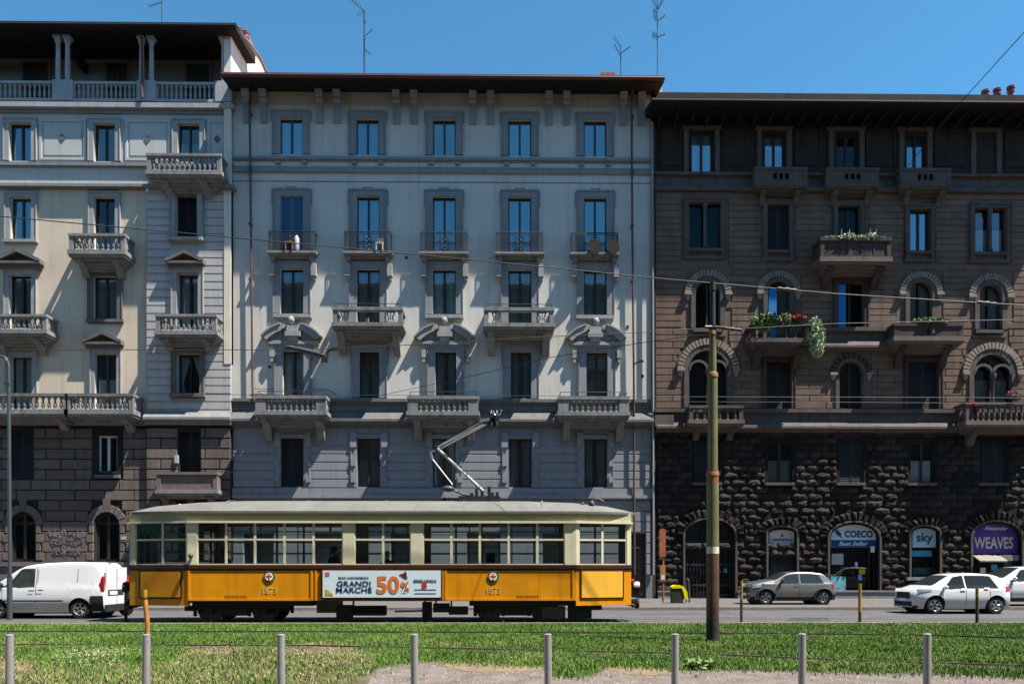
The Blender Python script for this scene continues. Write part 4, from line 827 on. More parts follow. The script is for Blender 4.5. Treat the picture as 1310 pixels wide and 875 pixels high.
t = plant('flower_pot', 1297, 511, 39.0, 'pink flowering pot on the lowest balcony at the end of the dark house', (('foliage', 0, .12, (.4, .2, .2), 160, .08, MAT['leaf'], .2), ('blossom', -.05, .3, (.36, .2, .2), 200, .06, MAT['pink_flower'], .1)), 'flowers')
setm('red_cloth', (.13, .012, .018), .8, .2)
q = MB(); p = P(1243, 521, 39.2); q.T = Matrix.Translation(p) @ Matrix.Rotation(R(58), 4, 'Y'); q.lathe([(.36, 0), (.38, .12), (.2, .2), (.03, .25)], n=8); q.T = None
t = thing('folded_parasol', p, 'dark red parasol lying against the corner of the lowest balcony', 'parasol', 'things kept on the balconies'); build('canopy', q, MAT['red_cloth'], t); build('pole', MB().tube([p, p+Vector((-.55, .1, -.35))], .02), MAT['white_plastic'], t)
# =====================================================================  the tram
setm('tram_yellow', (.63, .24, .003), .5, .12, 1.4, .06, 10, spec=.22, streak=.22, coat=.04)
setm('tram_yellow_sunlit', (.74, .38, .035), .5, .08, 1.4, spec=.25, streak=.12)  # brightness of the sunward end panel put into the yellow
setm('tram_cream', (.62, .565, .39), .45, .08, 2, spec=.4, streak=.12, coat=.15)
setm('tram_green', (.42, .40, .25), .5, .08, 2, streak=.15)
setm('tram_brown', (.055, .018, .010), .45, .2, 2, coat=.2)
setm('tram_roof', (.135, .13, .12), .8, .16, 1.2, .1, 20, streak=.2)
setm('tram_under', (.018, .017, .017), .75, .3, 4)
setm('tram_steel', (.07, .066, .062), .6, .4, 5, metal=.4)
setm('tram_wood', (.20, .10, .045), .5, .25, 3)
setm('tram_light_metal', (.38, .38, .38), .42, .1, metal=.7)
setm('green_blind', (.03, .32, .15), .8, .1)
setm('ad_board', (.62, .72, .77), .35, .03); setm('ink_navy', (.015, .03, .12), .5); setm('ink_orange', (.62, .16, .04), .5, .35, 18); setm('ink_red', (.55, .02, .03), .5); setm('ink_ochre', (.5, .33, .05), .5); setm('ink_white', (.75, .73, .65), .6); setm('ink_worn', (.62, .45, .16), .6, .25, 9); setm('wreath_green', (.07, .10, .03), .6)
MAT['tram_glass'] = GLASS('tram_glass', .05, (.87, .9, .89), wob=.03)
TY, TYP, TC, TB, TU, TGL = MAT['tram_yellow'], MAT['tram_yellow_sunlit'], MAT['tram_cream'], MAT['tram_brown'], MAT['tram_under'], MAT['tram_glass']
Yn, Yf_, Yc = 23.6, 25.96, 24.78
X = lambda px, Y=Yn: PX(px, Y); Z = lambda py, Y=Yn: PZ(py, Y, 490)
T = thing('tram', (X(488), Yc, 0), 'old orange and cream tram with a poster on its side', 'tram')
zb, z1, z2, zt, ze = Z(768), Z(727), Z(722.3), Z(669), Z(654.5)
XL, XR = X(240), X(737)                           # where the side starts to taper
pL, pR = (PX(166, 24.08), 24.08), (PX(807.5, 24.08), 24.08)
mir = lambda y: 2*Yc-y
plan = [(pL[0], pL[1]), (XL, Yn), (XR, Yn), (pR[0], pR[1]), (pR[0], mir(pR[1])), (XR, Yf_), (XL, Yf_), (pL[0], mir(pL[1]))]
build('floor', MB().prism([(x*.99+X(488)*.01, y+(Yc-y)*.08) for x, y in plan], .84, .92, 'z'), TU, T)
def frame(p0, p1):
    u = Vector((p1[0]-p0[0], p1[1]-p0[1], 0)); L = u.length; u.normalize(); n = Vector((-u.y, u.x, 0))
    return Matrix(((u.x, n.x, 0, p0[0]), (u.y, n.y, 0, p0[1]), (0, 0, 1, 0), (0, 0, 0, 1))), L
def su(px, p0, p1):                                # px -> distance along the plan segment
    a, b = _d(px); dx, dy = p1[0]-p0[0], p1[1]-p0[1]; L = math.hypot(dx, dy)
    s = (p0[1]*a-p0[0]*b)/(dx*b-dy*a); return s*L
def side(p0, p1, tops, wins, lower, near=True, apron=None, pm=TY):
    """one straight stretch of the side: posts (u ranges), window openings (u ranges), lower panels (u0,u1,material)"""
    Tm, L = frame(p0, p1); mk = lambda: (lambda m: (setattr(m, 'T', Tm), m)[1])(MB())
    q = mk(); q.box(0, L, -.0, .06, zb if apron is None else apron, z1-.002); build('side_panel', q, pm, T)
    q = mk(); q.box(-.01, L+.01, -.03, .05, z1, z2); q.box(-.005, L+.005, -.015, .05, z1-.06, z1-.001); build('belt_rail', q, TB, T)
    q = mk(); q.box(0, L, .0, .06, zt+.06, ze); build('letterboard', q, MAT['tram_green'], T)
    q = mk(); q.box(-.01, L+.01, -.06, .05, zt-.0, zt+.07); build('drip_rail', q, TC, T)
    q = mk()
    for a, b in tops: q.box(a, b, .0, .07, z2-.002, zt+.002)
    build('post', q, TC, T)
    for a, b in wins:
        q = mk(); t = .035; zs = Z(690)
        q.box(a, a+t, .015, .06, z2, zt); q.box(b-t, b, .015, .06, z2, zt); q.box(a+t, b-t, .01, .055, zs-.028, zs+.028); q.box(a+t, b-t, .018, .05, z2, z2+.035); w = build('window', q, TC, T)
        q = mk(); q.box(a+t, b-t, .035, .04, z2+.02, zt); build('pane', q, TGL, w)
        q = mk()
        for zz in (Z(679.5), Z(707)): q.tube([(a+t, .09, zz), (b-t, .09, zz)], .011, 5)
        build('guard_bar', q, MAT['tram_light_metal'], w)
uS = lambda px: X(px)-XL
tops = [(uS(a), uS(b)) for a, b in ((240, 252), (438.5, 453.3), (525.5, 541), (722.5, 737))]
wn = [(uS(a), uS(b)) for a, b in ((252, 289), (289, 326), (326, 363.7), (363.7, 401), (401, 438.5), (453.3, 490), (490, 525.5), (541, 577.5), (577.5, 613.8), (613.8, 650.7), (650.7, 687.5), (687.5, 722.5))]
side((XL, Yn), (XR, Yn), tops, wn, None)
L_ = XR-XL; side((XR, Yf_), (XL, Yf_), [(L_-b, L_-a) for a, b in tops], [(L_-b, L_-a) for a, b in wn], None)
pm = M('tram_yellow_shaded', (.62, .30, .014), .4, .12, 1.5, spec=.5, coat=.2)
q = MB()    # near ends
for p0, p1, post, wins in ((pL, (XL, Yn), ((167, 173), (238.6, 240)), ((173, 207.6), (207.6, 238.6))), ((XR, Yn), pR, ((737, 740.5), (802, 807)), ((740.5, 771), (771, 802)))):
    f = lambda px: su(px, p0, p1)
    side(p0, p1, [(max(f(a), 0), f(b)) for a, b in post], [(f(a), f(b)) for a, b in wins], None, apron=Z(774.5), pm=TY)
    m0, m1 = (p1[0], mir(p1[1])), (p0[0], mir(p0[1])); L = math.hypot(p1[0]-p0[0], p1[1]-p0[1])
    side(m0, m1, [(L-f(b), L-max(f(a), 0)) for a, b in post], [(L-f(b), L-f(a)) for a, b in wins], None, apron=Z(774.5))
for p0, p1 in ((pR, (pR[0], mir(pR[1]))), ((pL[0], mir(pL[1])), pL)):    # end faces
    L = p1[1]-p0[1]; L = abs(L); side(p0, p1, [(0, .06), (L-.06, L)], [(.06, L*.33), (L*.33, L*.67), (L*.67, L-.06)], None, apron=Z(774.5))
# raised framing and panels on the near side
q = MB()
for a in (240.5, 397.5, 403, 565, 569, 732): q.box(X(a), X(a+2.6), Yn-.022, Yn, zb+.01, z1-.065)
q.box(X(243), X(397), Yn-.02, Yn, zb, zb+.06); q.box(X(572), X(732), Yn-.02, Yn, zb, zb+.06); build('panel_beading', q, TY, T)
q = MB(); q.box(X(411.5), X(566), Yn-.05, Yn-.001, Z(767.5), Z(728)); build('advert_frame', q, TB, T)
ad = build('advert_board', MB().box(X(413.5), X(564), Yn-.075, Yn-.05, Z(763.8), Z(729.5)), MAT['ad_board'], T)
ya = Yn-.076
def adt(s, px, py, size, mat, wx=1, bold=0, sh=0, nm='lettering', y=ya, al='CENTER'):
    q = MB(); textmesh(q, s, PX(px, y), PZ(py, y, 490), y-.006, size, al, wx, sh, bold); build(nm, q, mat, ad)
adt('GRANDI', 452.8, 749.5, .225, MAT['ink_navy'], 1.22, .002); adt('MARCHE', 452.8, 757.6, .225, MAT['ink_navy'], 1.22, .002); adt('MAXI CONVENIENZA', 452.5, 739.8, .085, MAT['ink_navy'], 1.1, .001)
adt('50', 496, 758, .70, MAT['ink_orange'], 1.0, .022); adt('%', 518, 757, .42, MAT['ink_orange'], .85, .02); adt('ESSELUNGA', 543.8, 744.3, .115, MAT['ink_navy'], 1.13, .002); adt('S', 543, 751.5, .24, MAT['ink_red'], 1.3, .015)
q = MB()
for y in (753.7, 758.5): q.box(PX(530, ya), PX(558, ya), ya-.006, ya-.001, PZ(y+.35, ya), PZ(y-.1, ya))
build('rule_line', q, MAT['ink_navy'], ad)
q = MB(); q.box(PX(416, ya), PX(421.5, ya), ya-.006, ya-.001, PZ(736.5, ya), PZ(731.5, ya)); build('corner_emblem', q, MAT['magenta_ink'], ad)
q = MB(); a0 = PX(416, ya); zz = PZ(761, ya); q.prism([(a0, zz), (a0+.24, zz), (a0+.2, zz+.08), (a0+.12, zz+.11), (a0+.1, zz+.17), (a0, zz+.18)], ya-.006, ya-.001); build('corner_picture', q, MAT['ink_ochre'], ad)
q = MB(); bx, bz = PX(516.5, ya), PZ(736, ya); q.prism([(bx-.13, bz+.03), (bx+.02, bz+.08), (bx+.04, bz+.15), (bx+.08, bz+.08), (bx+.11, bz-.1), (bx, bz-.07), (bx-.05, bz-.02)], ya-.008, ya-.001); build('corner_picture', q, MAT['red_cloth'], ad)
for px in (344.5, 631):      # city arms
    c = (X(px), Yn, Z(737.5)); q = MB(); q.lathe([(.001, -.02), (.175, -.02), (.175, 0)], c, 20, 'y'); w = build('coat_of_arms', q, MAT['wreath_green'], T)
    cx, cz = c[0], c[2]; q = MB(); q.lathe([(.001, -.03), (.118, -.03), (.118, -.02)], (cx, Yn, cz), 18, 'y'); build('shield', q, MAT['ink_white'], w)
    q = MB(); q.box(cx-.018, cx+.018, Yn-.036, Yn-.03, cz-.11, cz+.1); q.box(cx-.085, cx-.018, Yn-.036, Yn-.03, cz-.0, cz+.036); q.box(cx+.018, cx+.085, Yn-.036, Yn-.03, cz-.0, cz+.036); build('cross', q, MAT['ink_red'], w)
    q = MB(); textmesh(q, '1873', cx, Z(759), Yn-.008, .26, 'CENTER', .95, 0, .0); build('number_lettering', q, MAT['ink_worn'], T)
q = MB()
for px0 in (289, 663):
    for k in range(9):
        for j in range(2): x = X(px0+k*3.2); q.box(x-.03, x+.0, Yn-.006, Yn-.0005, Z(765.5-j*2.6), Z(764.1-j*2.6))
build('vent_grille', q, TB, T)
def endpanel(p0, p1, a, b, c, d_, mat, fm, t=.06):
    Tm, L = frame(p0, p1); f = lambda px: su(px, p0, p1); q = MB(); q.T = Tm; q.box(f(a), f(b), -.02, 0, Z(d_), Z(c)); w = build('end_panel_frame', q, fm, T); q = MB(); q.T = Tm; q.box(f(a)+t, f(b)-t, -.03, -.019, Z(d_)+t, Z(c)-t); build('end_panel', q, mat, w)
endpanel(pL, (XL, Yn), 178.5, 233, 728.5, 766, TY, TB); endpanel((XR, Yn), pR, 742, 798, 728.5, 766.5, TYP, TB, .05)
Tm, L = frame(pL, (XL, Yn)); q = MB(); q.T = Tm; q.box(su(174, pL, (XL, Yn)), su(206, pL, (XL, Yn)), .1, .12, Z(684), Z(670)); build('green_blind', q, MAT['green_blind'], T)
q = MB(); q.tube([(X(246), Yn-.02, Z(711)), (X(246), Yn-.12, Z(711))], .05, 8); q.ell((X(246), Yn-.14, Z(711)), (.07, .05, .08)); build('side_lamp', q, MAT['tram_steel'], T, True)
# roof: a shallow arch lofted along the car
q = MB(); st = [(pL[0]-.14, .55, -.02), (pL[0]+.1, .74, .09), (pL[0]+.7, .98, .22), (XL, 1.25, .33), (XL+1.5, 1.27, .385)]+[(x, 1.27, .39) for x in np.linspace(XL+2.5, XR-2.5, 8)]+[(XR-1.5, 1.27, .385), (XR, 1.25, .33), (pR[0]-.7, .98, .22), (pR[0]-.1, .74, .09), (pR[0]+.14, .55, -.02)]
n = 14; vs = []; fs = []
for x, h, c in st:
    vs.append((x, Yc-h, ze-.05)); 
    for k in range(n+1): t = k/n*2-1; vs.append((x, Yc+h*t, ze+.02+max(c, .01)*(1-abs(t)**2.6)))
    vs.append((x, Yc+h, ze-.05))
m = n+3
for i in range(len(st)-1):
    for k in range(m-1): a = i*m+k; fs.append((a, a+1, a+m+1, a+m))
    fs.append((i*m, i*m+m, i*m+2*m-1, i*m+m-1))
fs += [tuple(range(m)), tuple(range(len(st)*m-1, len(st)*m-m-1, -1))]
q.add(vs, fs); build('roof', q, MAT['tram_roof'], T, True, sharp=35)
q = MB()
for x in np.linspace(XL+1, XR-1, 5): q.prism([(Yc+1.24*t, ze+.024+.39*(1-abs(t)**2.6)+.012) for t in np.linspace(-1, 1, 13)]+[(Yc+1.24*t, ze+.02+.39*(1-abs(t)**2.6)) for t in np.linspace(1, -1, 13)], x-.03, x+.03, 'x')
build('roof_seam', q, MAT['tram_roof'], T)
q = MB(); q.prism([(x, y+(Yc-y)*.06) for x, y in plan], ze-.1, ze-.06, 'z'); build('ceiling', q, TC, T)
# interior
for s, y in ((1, Yn+.12), (-1, Yf_-.12)):
    q = MB(); q.box(XL+.5, XR-.5, min(y, y+s*.42), max(y, y+s*.42), 1.3, 1.36); q.box(XL+.5, XR-.5, min(y, y+s*.05), max(y, y+s*.05), 1.36, 1.7)
    for x in np.linspace(XL+.6, XR-.6, 7): q.box(x-.04, x+.04, min(y+s*.02, y+s*.4), max(y+s*.02, y+s*.4), .92, 1.3)
    build('bench', q, MAT['tram_wood'], T)
for px in (330, 378, 460, 520, 600, 655, 712):
    q = MB(); x = PX(px, Yc); q.tube([(x, Yc+.3, .92), (x, Yc+.3, ze-.1)], .02, 6); build('grab_pole', q, MAT['tram_light_metal'], T)
q = MB(); x = PX(628, Yc); q.box(x-.15, x+.13, Yc-.3, Yc-.1, 1.72, 2.15); q.tube([(x, Yc-.2, .92), (x, Yc-.2, 1.75)], .03); build('ticket_machine', q, TU, T)
for px in (238, 735):
    x = XL+.06 if px < 400 else XR-.06; q = MB()
    for y0, y1 in ((Yn+.07, Yc-.5), (Yc+.5, Yf_-.07)): q.box(x-.03, x+.03, y0, y1, .92, 1.75); q.box(x-.02, x+.02, y0, y0+.08, 1.75, ze-.1); q.box(x-.02, x+.02, y1-.08, y1, 1.75, ze-.1)
    q.box(x-.03, x+.03, Yn+.07, Yf_-.07, zt-.2, ze-.1); build('bulkhead', q, MAT['tram_wood'], T)
q = MB()
for px in (205, 775): x = PX(px, Yc); q.box(x-.3, x+.3, Yc-.25, Yc+.25, .92, 1.65)
build('driver_desk', q, TU, T)
# underframe, trucks and wheels
q = MB(); q.box(XL-.4, XR+.4, Yc-.9, Yc+.9, .66, .84); q.box(X(243), X(398), Yc-1.02, Yc+1.02, .52, .66); q.box(X(600), X(742), Yc-1.02, Yc+1.02, .52, .66); build('underframe', q, TU, T)
for a, b_, y0, y1 in ((430, 448, 774, 791), (448, 492, 775, 787), (540, 551, 770, 797), (554, 574, 772, 783), (728, 757, 772, 791), (757, 770, 770, 780), (574, 598, 776, 786), (236, 246, 775, 781)):
    q = MB(); yy = Yn+.25; q.box(PX(a, yy), PX(b_, yy), yy, yy+.5, PZ(y1, yy), PZ(y0, yy)); q.box(PX(a, yy)+.05, PX(a, yy)+.1, yy+.1, yy+.16, PZ(y0, yy), .7); build('equipment_box', q, TU, T)
q = MB()
for z in (.33, .43): q.box(PX(448, Yn+.3), PX(494, Yn+.3), Yn+.25, Yn+.3, z, z+.035)
q.tube([(PX(505, Yn+.3), Yn+.3, .34), (PX(540, Yn+.3), Yn+.3, .36)], .03); q.box(X(402), X(432), Yn+.3, Yn+.8, .3, .66); build('side_guard_slats', q, MAT['tram_steel'], T)
q = MB(); q.box(X(694), X(724), Yn+.22, Yn+.5, .12, .5); build('sand_box', q, MAT['tram_steel'], T)
wheelm = MB().lathe([(.05, -.08), (.1, -.1), (.11, -.06), (.28, -.05), (.31, -.07), (.345, -.07), (.345, .04), (.375, .04), (.375, .065), (.05, .065)], n=24, axis='y'); wo = build('wheel', wheelm, MAT['tram_steel'], None, True, local=True); wme = wo.data; bpy.data.objects.remove(wo)
for cpx in (305, 660):
    cx = PX(cpx, 24.1); q = MB()
    for s in (-1, 1):
        y = Yc+s*.86; q.box(cx-1.25, cx+1.25, y-.05, y+.05, .42, .56); q.box(cx-.35, cx+.35, y-.07, y+.07, .22, .42)
        for w in (-.82, .82): q.box(cx+w-.14, cx+w+.14, y-.09, y+.09, .26, .5); q.tube([(cx+w-.42, y-.02, .2), (cx+w-.42, y-.02, .62)], .06, 6); q.tube([(cx+w+.42, y-.02, .2), (cx+w+.42, y-.02, .62)], .06, 6)
    q.box(cx-1.2, cx-.95, Yc-.8, Yc+.8, .3, .5); q.box(cx+.95, cx+1.2, Yc-.8, Yc+.8, .3, .5); tr = build('truck_frame', q, TU, T)
    for w in (-.82, .82):
        for s in (-1, 1): o = inst('wheel', wme, tr, (cx+w, Yc+s*.7225, .375)); o.rotation_euler = (0, 0, 0 if s > 0 else PI)
# couplers, head lamps, skirts
for s, pe in ((1, pR), (-1, pL)):
    x = pe[0]; q = MB(); q.lathe([(.04, .0), (.13, .03), (.17, .16), (.17, .2), (.14, .22)], (x-.02*s if s > 0 else x-.2, Yc-.0, 0), 12, 'x') if 0 else None
    q = MB(); q.box(min(x, x+s*.28), max(x, x+s*.28), Yc-.12, Yc+.12, .5, .68); q.lathe([(.16, -.05), (.18, 0), (.16, .05)], (x+s*.3, Yc, .55), 12, 'x'); build('coupler', q, TU, T)
    for y in (Yc-.5,):
        q = MB(); q.T = Matrix.Translation((x+s*.06, y, Z(751.5))) @ Matrix.Rotation(PI/2*s, 4, 'Y'); q.lathe([(.03, -.02), (.12, .02), (.16, .12), (.165, .2)], n=14); h = build('headlamp', q, TU, T, True)
        q = MB(); q.T = Matrix.Translation((x+s*.06, y, Z(751.5))) @ Matrix.Rotation(PI/2*s, 4, 'Y'); q.lathe([(.172, .03), (.185, .12), (.18, .21), (.02, .235)], n=14, a0=PI*.5, a1=PI*1.5) if s > 0 else q.lathe([(.16, .19), (.02, .22)], n=14); build('lamp_hood', q, MAT['tram_light_metal'], h, True)
    q = MB(); q.tube([(x-s*.4, Yc-.7, .62), (x+s*.12, Yc-.62, .5), (x+s*.18, Yc, .46), (x+s*.12, Yc+.62, .5), (x-s*.4, Yc+.7, .62)], .045, 6); q.tube([(x-s*.1, Yc-.5, .84), (x+s*.13, Yc-.5, .48)], .04); q.tube([(x-s*.1, Yc+.5, .84), (x+s*.13, Yc+.5, .48)], .04); build('fender_bar', q, TU, T)
    q = MB(); q.tube([(x+s*.03, Yc-.66, Z(744)), (x+s*.1, Yc-.66, Z(742.5))], .06, 8); build('tail_lamp', q, MAT['ink_red'], T)
# pantograph, measured on the tram's centre plane
K = lambda px, py, dy=0: Vector((PX(px, Yc+dy), Yc+dy, PZ(py, Yc+dy, 600)))
LM, IR = MAT['tram_light_metal'], MAT['iron']
pan = build('pantograph', (lambda q: (q.box(K(588, 640).x, K(640, 640).x, Yc-.5, Yc+.5, K(588, 643).z-.12, K(588, 636).z), q.box(K(566, 640).x, K(590, 640).x, Yc-.12, Yc-.02, K(588, 641).z, K(588, 637).z), [q.box(K(a, 640).x, K(a+4, 640).x, Yc-.42+.1*(i % 3), Yc-.3+.1*(i % 3), K(a, 640).z, K(a, b).z) for i, (a, b) in enumerate(((602, 632), (608, 626), (615, 629), (624, 624), (628, 631), (634, 630)))], q)[-1])(MB()), IR, T)
q = MB(); q.tube([K(618, 628), K(598, 609)], .055, 8); q.tube([K(598, 609), K(589, 601)], .035, 8); q.tube([K(589, 601), K(560, 574)], .045, 8)
build('lower_arm', q, LM, pan, True)
q = MB(); q.tube([K(579, 620, -.2), K(553, 587, -.2)], .022, 6); q.tube([K(553, 587, -.2), K(551, 578, -.2), K(556, 577, -.2)], .04, 6); build('control_rod', q, LM, pan, True)
q = MB(); q.tube([K(562, 575, -.12), K(622, 543, -.1)], .028, 7); q.tube([K(560, 572, .12), K(618, 543, .1)], .028, 7); q.tube([K(565, 568), K(628, 533)], .012, 5); build('upper_arm', q, LM, pan, True)
q = MB(); h = K(631, 534)
q.tube([K(624, 543), K(634, 532)], .05); q.box(K(627, 536).x, K(639, 536).x, Yc-.35, Yc+.35, K(630, 536).z, K(630, 533.5).z)
q.box(K(630, 538).x, K(634, 538).x, Yc-.06, Yc+.06, K(630, 546).z, K(630, 534).z)
build('pan_head', q, IR, pan)
q = MB()
for px in (629, 636): x = K(px, 530).x; q.tube([(x, Yc-.95, h.z-.06), (x, Yc-.75, h.z+.06), (x, Yc-.45, h.z+.12), (x, Yc+.45, h.z+.12), (x, Yc+.75, h.z+.06), (x, Yc+.95, h.z-.06)], .022, 6)
q.tube([K(631, 525), K(632.5, 530), K(636, 532), K(640, 530), K(641.5, 524)], .022, 6); build('collector_horn', q, LM, pan, True)
q = MB(); q.ell(K(573, 625, -.3), (.2, .14, .1)); q.tube([K(580, 627, -.3), K(592, 632, -.3), K(604, 634, -.3)], .04); build('cable_box', q, MAT['tram_steel'], pan, True)
q = MB(); q.ell(K(757, 645, -.6), (.1, .1, .13)); q.tube([K(757, 643, -.6), K(760, 639, -.6), K(766, 637.5, -.6), K(772, 641, -.6)], .025); q.ell(K(745, 645, -.6), (.05, .05, .08)); build('roof_bell', q, MAT['tram_steel'], T, True)
q = MB(); q.ell((X(218), Yc-.5, Z(645)), (.07, .07, .07)); build('roof_lamp', q, MAT['tram_light_metal'], T, True)

# =====================================================================  people
setm('skin', (.5, .29, .2), .6, .06, 8); setm('hair_dark', (.02, .015, .012), .7); setm('hair_white', (.75, .73, .7), .8); setm('cloth_red', (.62, .04, .09), .9); setm('cloth_black', (.02, .02, .024), .9); setm('cloth_grey', (.14, .15, .17), .9); setm('trousers', (.03, .035, .05), .9); setm('phone', (.02, .02, .02), .3)
def person(loc, face, label, top, hair, raise_arm=False, s=1.0):
    V = {'pel': (0, 0, .08), 'bel': (0, .02, .28), 'che': (0, .0, .5), 'nec': (0, -.02, .64), 'hd0': (0, -.05, .72), 'hd1': (0, -.04, .84)}
    r = {'pel': (.15, .13), 'bel': (.13, .11), 'che': (.155, .11), 'nec': (.055, .055), 'hd0': (.075, .085), 'hd1': (.08, .095)}
    E = [('pel', 'bel'), ('bel', 'che'), ('che', 'nec'), ('nec', 'hd0'), ('hd0', 'hd1')]
    for sd, k in ((-1, 'l'), (1, 'r')):
        up = raise_arm and sd > 0
        V['sh'+k] = (sd*.19, 0, .55); V['el'+k] = (sd*.27, -.16, .40) if up else (sd*.25, .0, .28); V['wr'+k] = (sd*.12, -.24, .62) if up else (sd*.16, -.24, .16); V['ha'+k] = (sd*.09, -.22, .70) if up else (sd*.1, -.32, .14)
        V['hp'+k] = (sd*.1, -.05, .04); V['kn'+k] = (sd*.12, -.46, .04); V['an'+k] = (sd*.12, -.46, -.36); V['to'+k] = (sd*.13, -.62, -.41)
        for a, b, R_ in (('che', 'sh'+k, .065), ('sh'+k, 'el'+k, .048), ('el'+k, 'wr'+k, .034), ('wr'+k, 'ha'+k, .036), ('pel', 'hp'+k, .09), ('hp'+k, 'kn'+k, .062), ('kn'+k, 'an'+k, .042), ('an'+k, 'to'+k, .038)): E.append((a, b)); r[b] = (R_, R_)
    ks = list(V); me = bpy.data.meshes.new('person'); me.from_pydata([V[k] for k in ks], [(ks.index(a), ks.index(b)) for a, b in E], [])
    o = bpy.data.objects.new('person_tmp', me); COL.objects.link(o); o.modifiers.new('s', 'SKIN')
    for i, k in enumerate(ks): me.skin_vertices[0].data[i].radius = r[k]; me.skin_vertices[0].data[i].use_root = (k == 'pel')
    sb = o.modifiers.new('d', 'SUBSURF'); sb.levels = 2; sb.render_levels = 2
    dg = bpy.context.evaluated_depsgraph_get(); m2 = bpy.data.meshes.new_from_object(o.evaluated_get(dg)); bpy.data.objects.remove(o)
    m2.materials.clear()
    for m in (top, MAT['skin'], MAT['trousers'], MAT['cloth_black']): m2.materials.append(m)
    for p in m2.polygons:
        c = p.center; k = 0
        if c.z > .655 and abs(c.x) < .12 and c.y > -.17: k = 1
        elif c.z < -.37: k = 3
        elif c.z < .115 and c.y < .2 and abs(c.x) < .3: k = 2
        for h_ in ('hal', 'har'):
            if (c-Vector(V[h_])).length < .075: k = 1
        p.material_index = k; p.use_smooth = True
    ob = bpy.data.objects.new('person', m2); COL.objects.link(ob); ob.location = loc; ob.rotation_euler = (0, 0, face); ob.scale = (s, s, s); tag(ob, label, 'person', 'tram passengers')
    hd = Vector(V['hd1']); q = MB(); q.ell(hd+Vector((0, .025, .035)), (.098, .105, .095)); q.ell(hd+Vector((0, .07, -.05)), (.085, .06, .11))
    def kid(n, q, m): h = build(n, q, m, None, True, local=True); h.location = (0, 0, 0); h.parent = ob; return h
    kid('hair', q, hair)
    q = MB(); hz = Vector((0, -.125, .79)); q.prism([(hz.y-.018, hz.z-.03), (hz.y+.03, hz.z-.03), (hz.y+.03, hz.z+.03)], -.012, .012, 'x'); kid('nose', q, MAT['skin'])
    q = MB()
    for sd in (-1, 1): q.ell((sd*.032, -.122, .825), (.012, .008, .008), 6, 4)
    kid('eye', q, MAT['hair_dark'])
    if raise_arm: q = MB(); q.box(.06, .125, -.27, -.255, .68, .83); kid('held_phone', q, MAT['phone'])
    q = MB()
    for hn in ('hal', 'har'):
        h_ = Vector(V[hn]); sg = 1 if hn == 'har' else -1
        for i in range(4): q.tube([h_+Vector((sg*(-.025+.017*i), -.02, 0)), h_+Vector((sg*(-.025+.017*i), -.065-.01*(i in (1, 2)), .0)), h_+Vector((sg*(-.025+.017*i), -.085-.01*(i in (1, 2)), -.02))], .0085, 6)
        q.tube([h_+Vector((-sg*.03, .01, 0)), h_+Vector((-sg*.05, -.03, .01)), h_+Vector((-sg*.045, -.05, .0))], .01, 6)
    kid('finger', q, MAT['skin'])
    return ob
zs_ = 1.36
person((PX(287, 24.05), 24.0, zs_), PI*.92, 'passenger in a red top sitting at the first long window of the tram', MAT['cloth_red'], MAT['hair_dark'], s=.98)
person((PX(428, 24.1), 24.02, zs_), PI*.78, 'passenger in black with a raised hand in the fifth window', MAT['cloth_black'], MAT['hair_dark'], True, 1.02)
person((PX(496, 24.1), 24.0, zs_-.0), PI*1.05, 'white-haired passenger in grey seated at the middle window of the tram', MAT['cloth_grey'], MAT['hair_white'], s=.86)
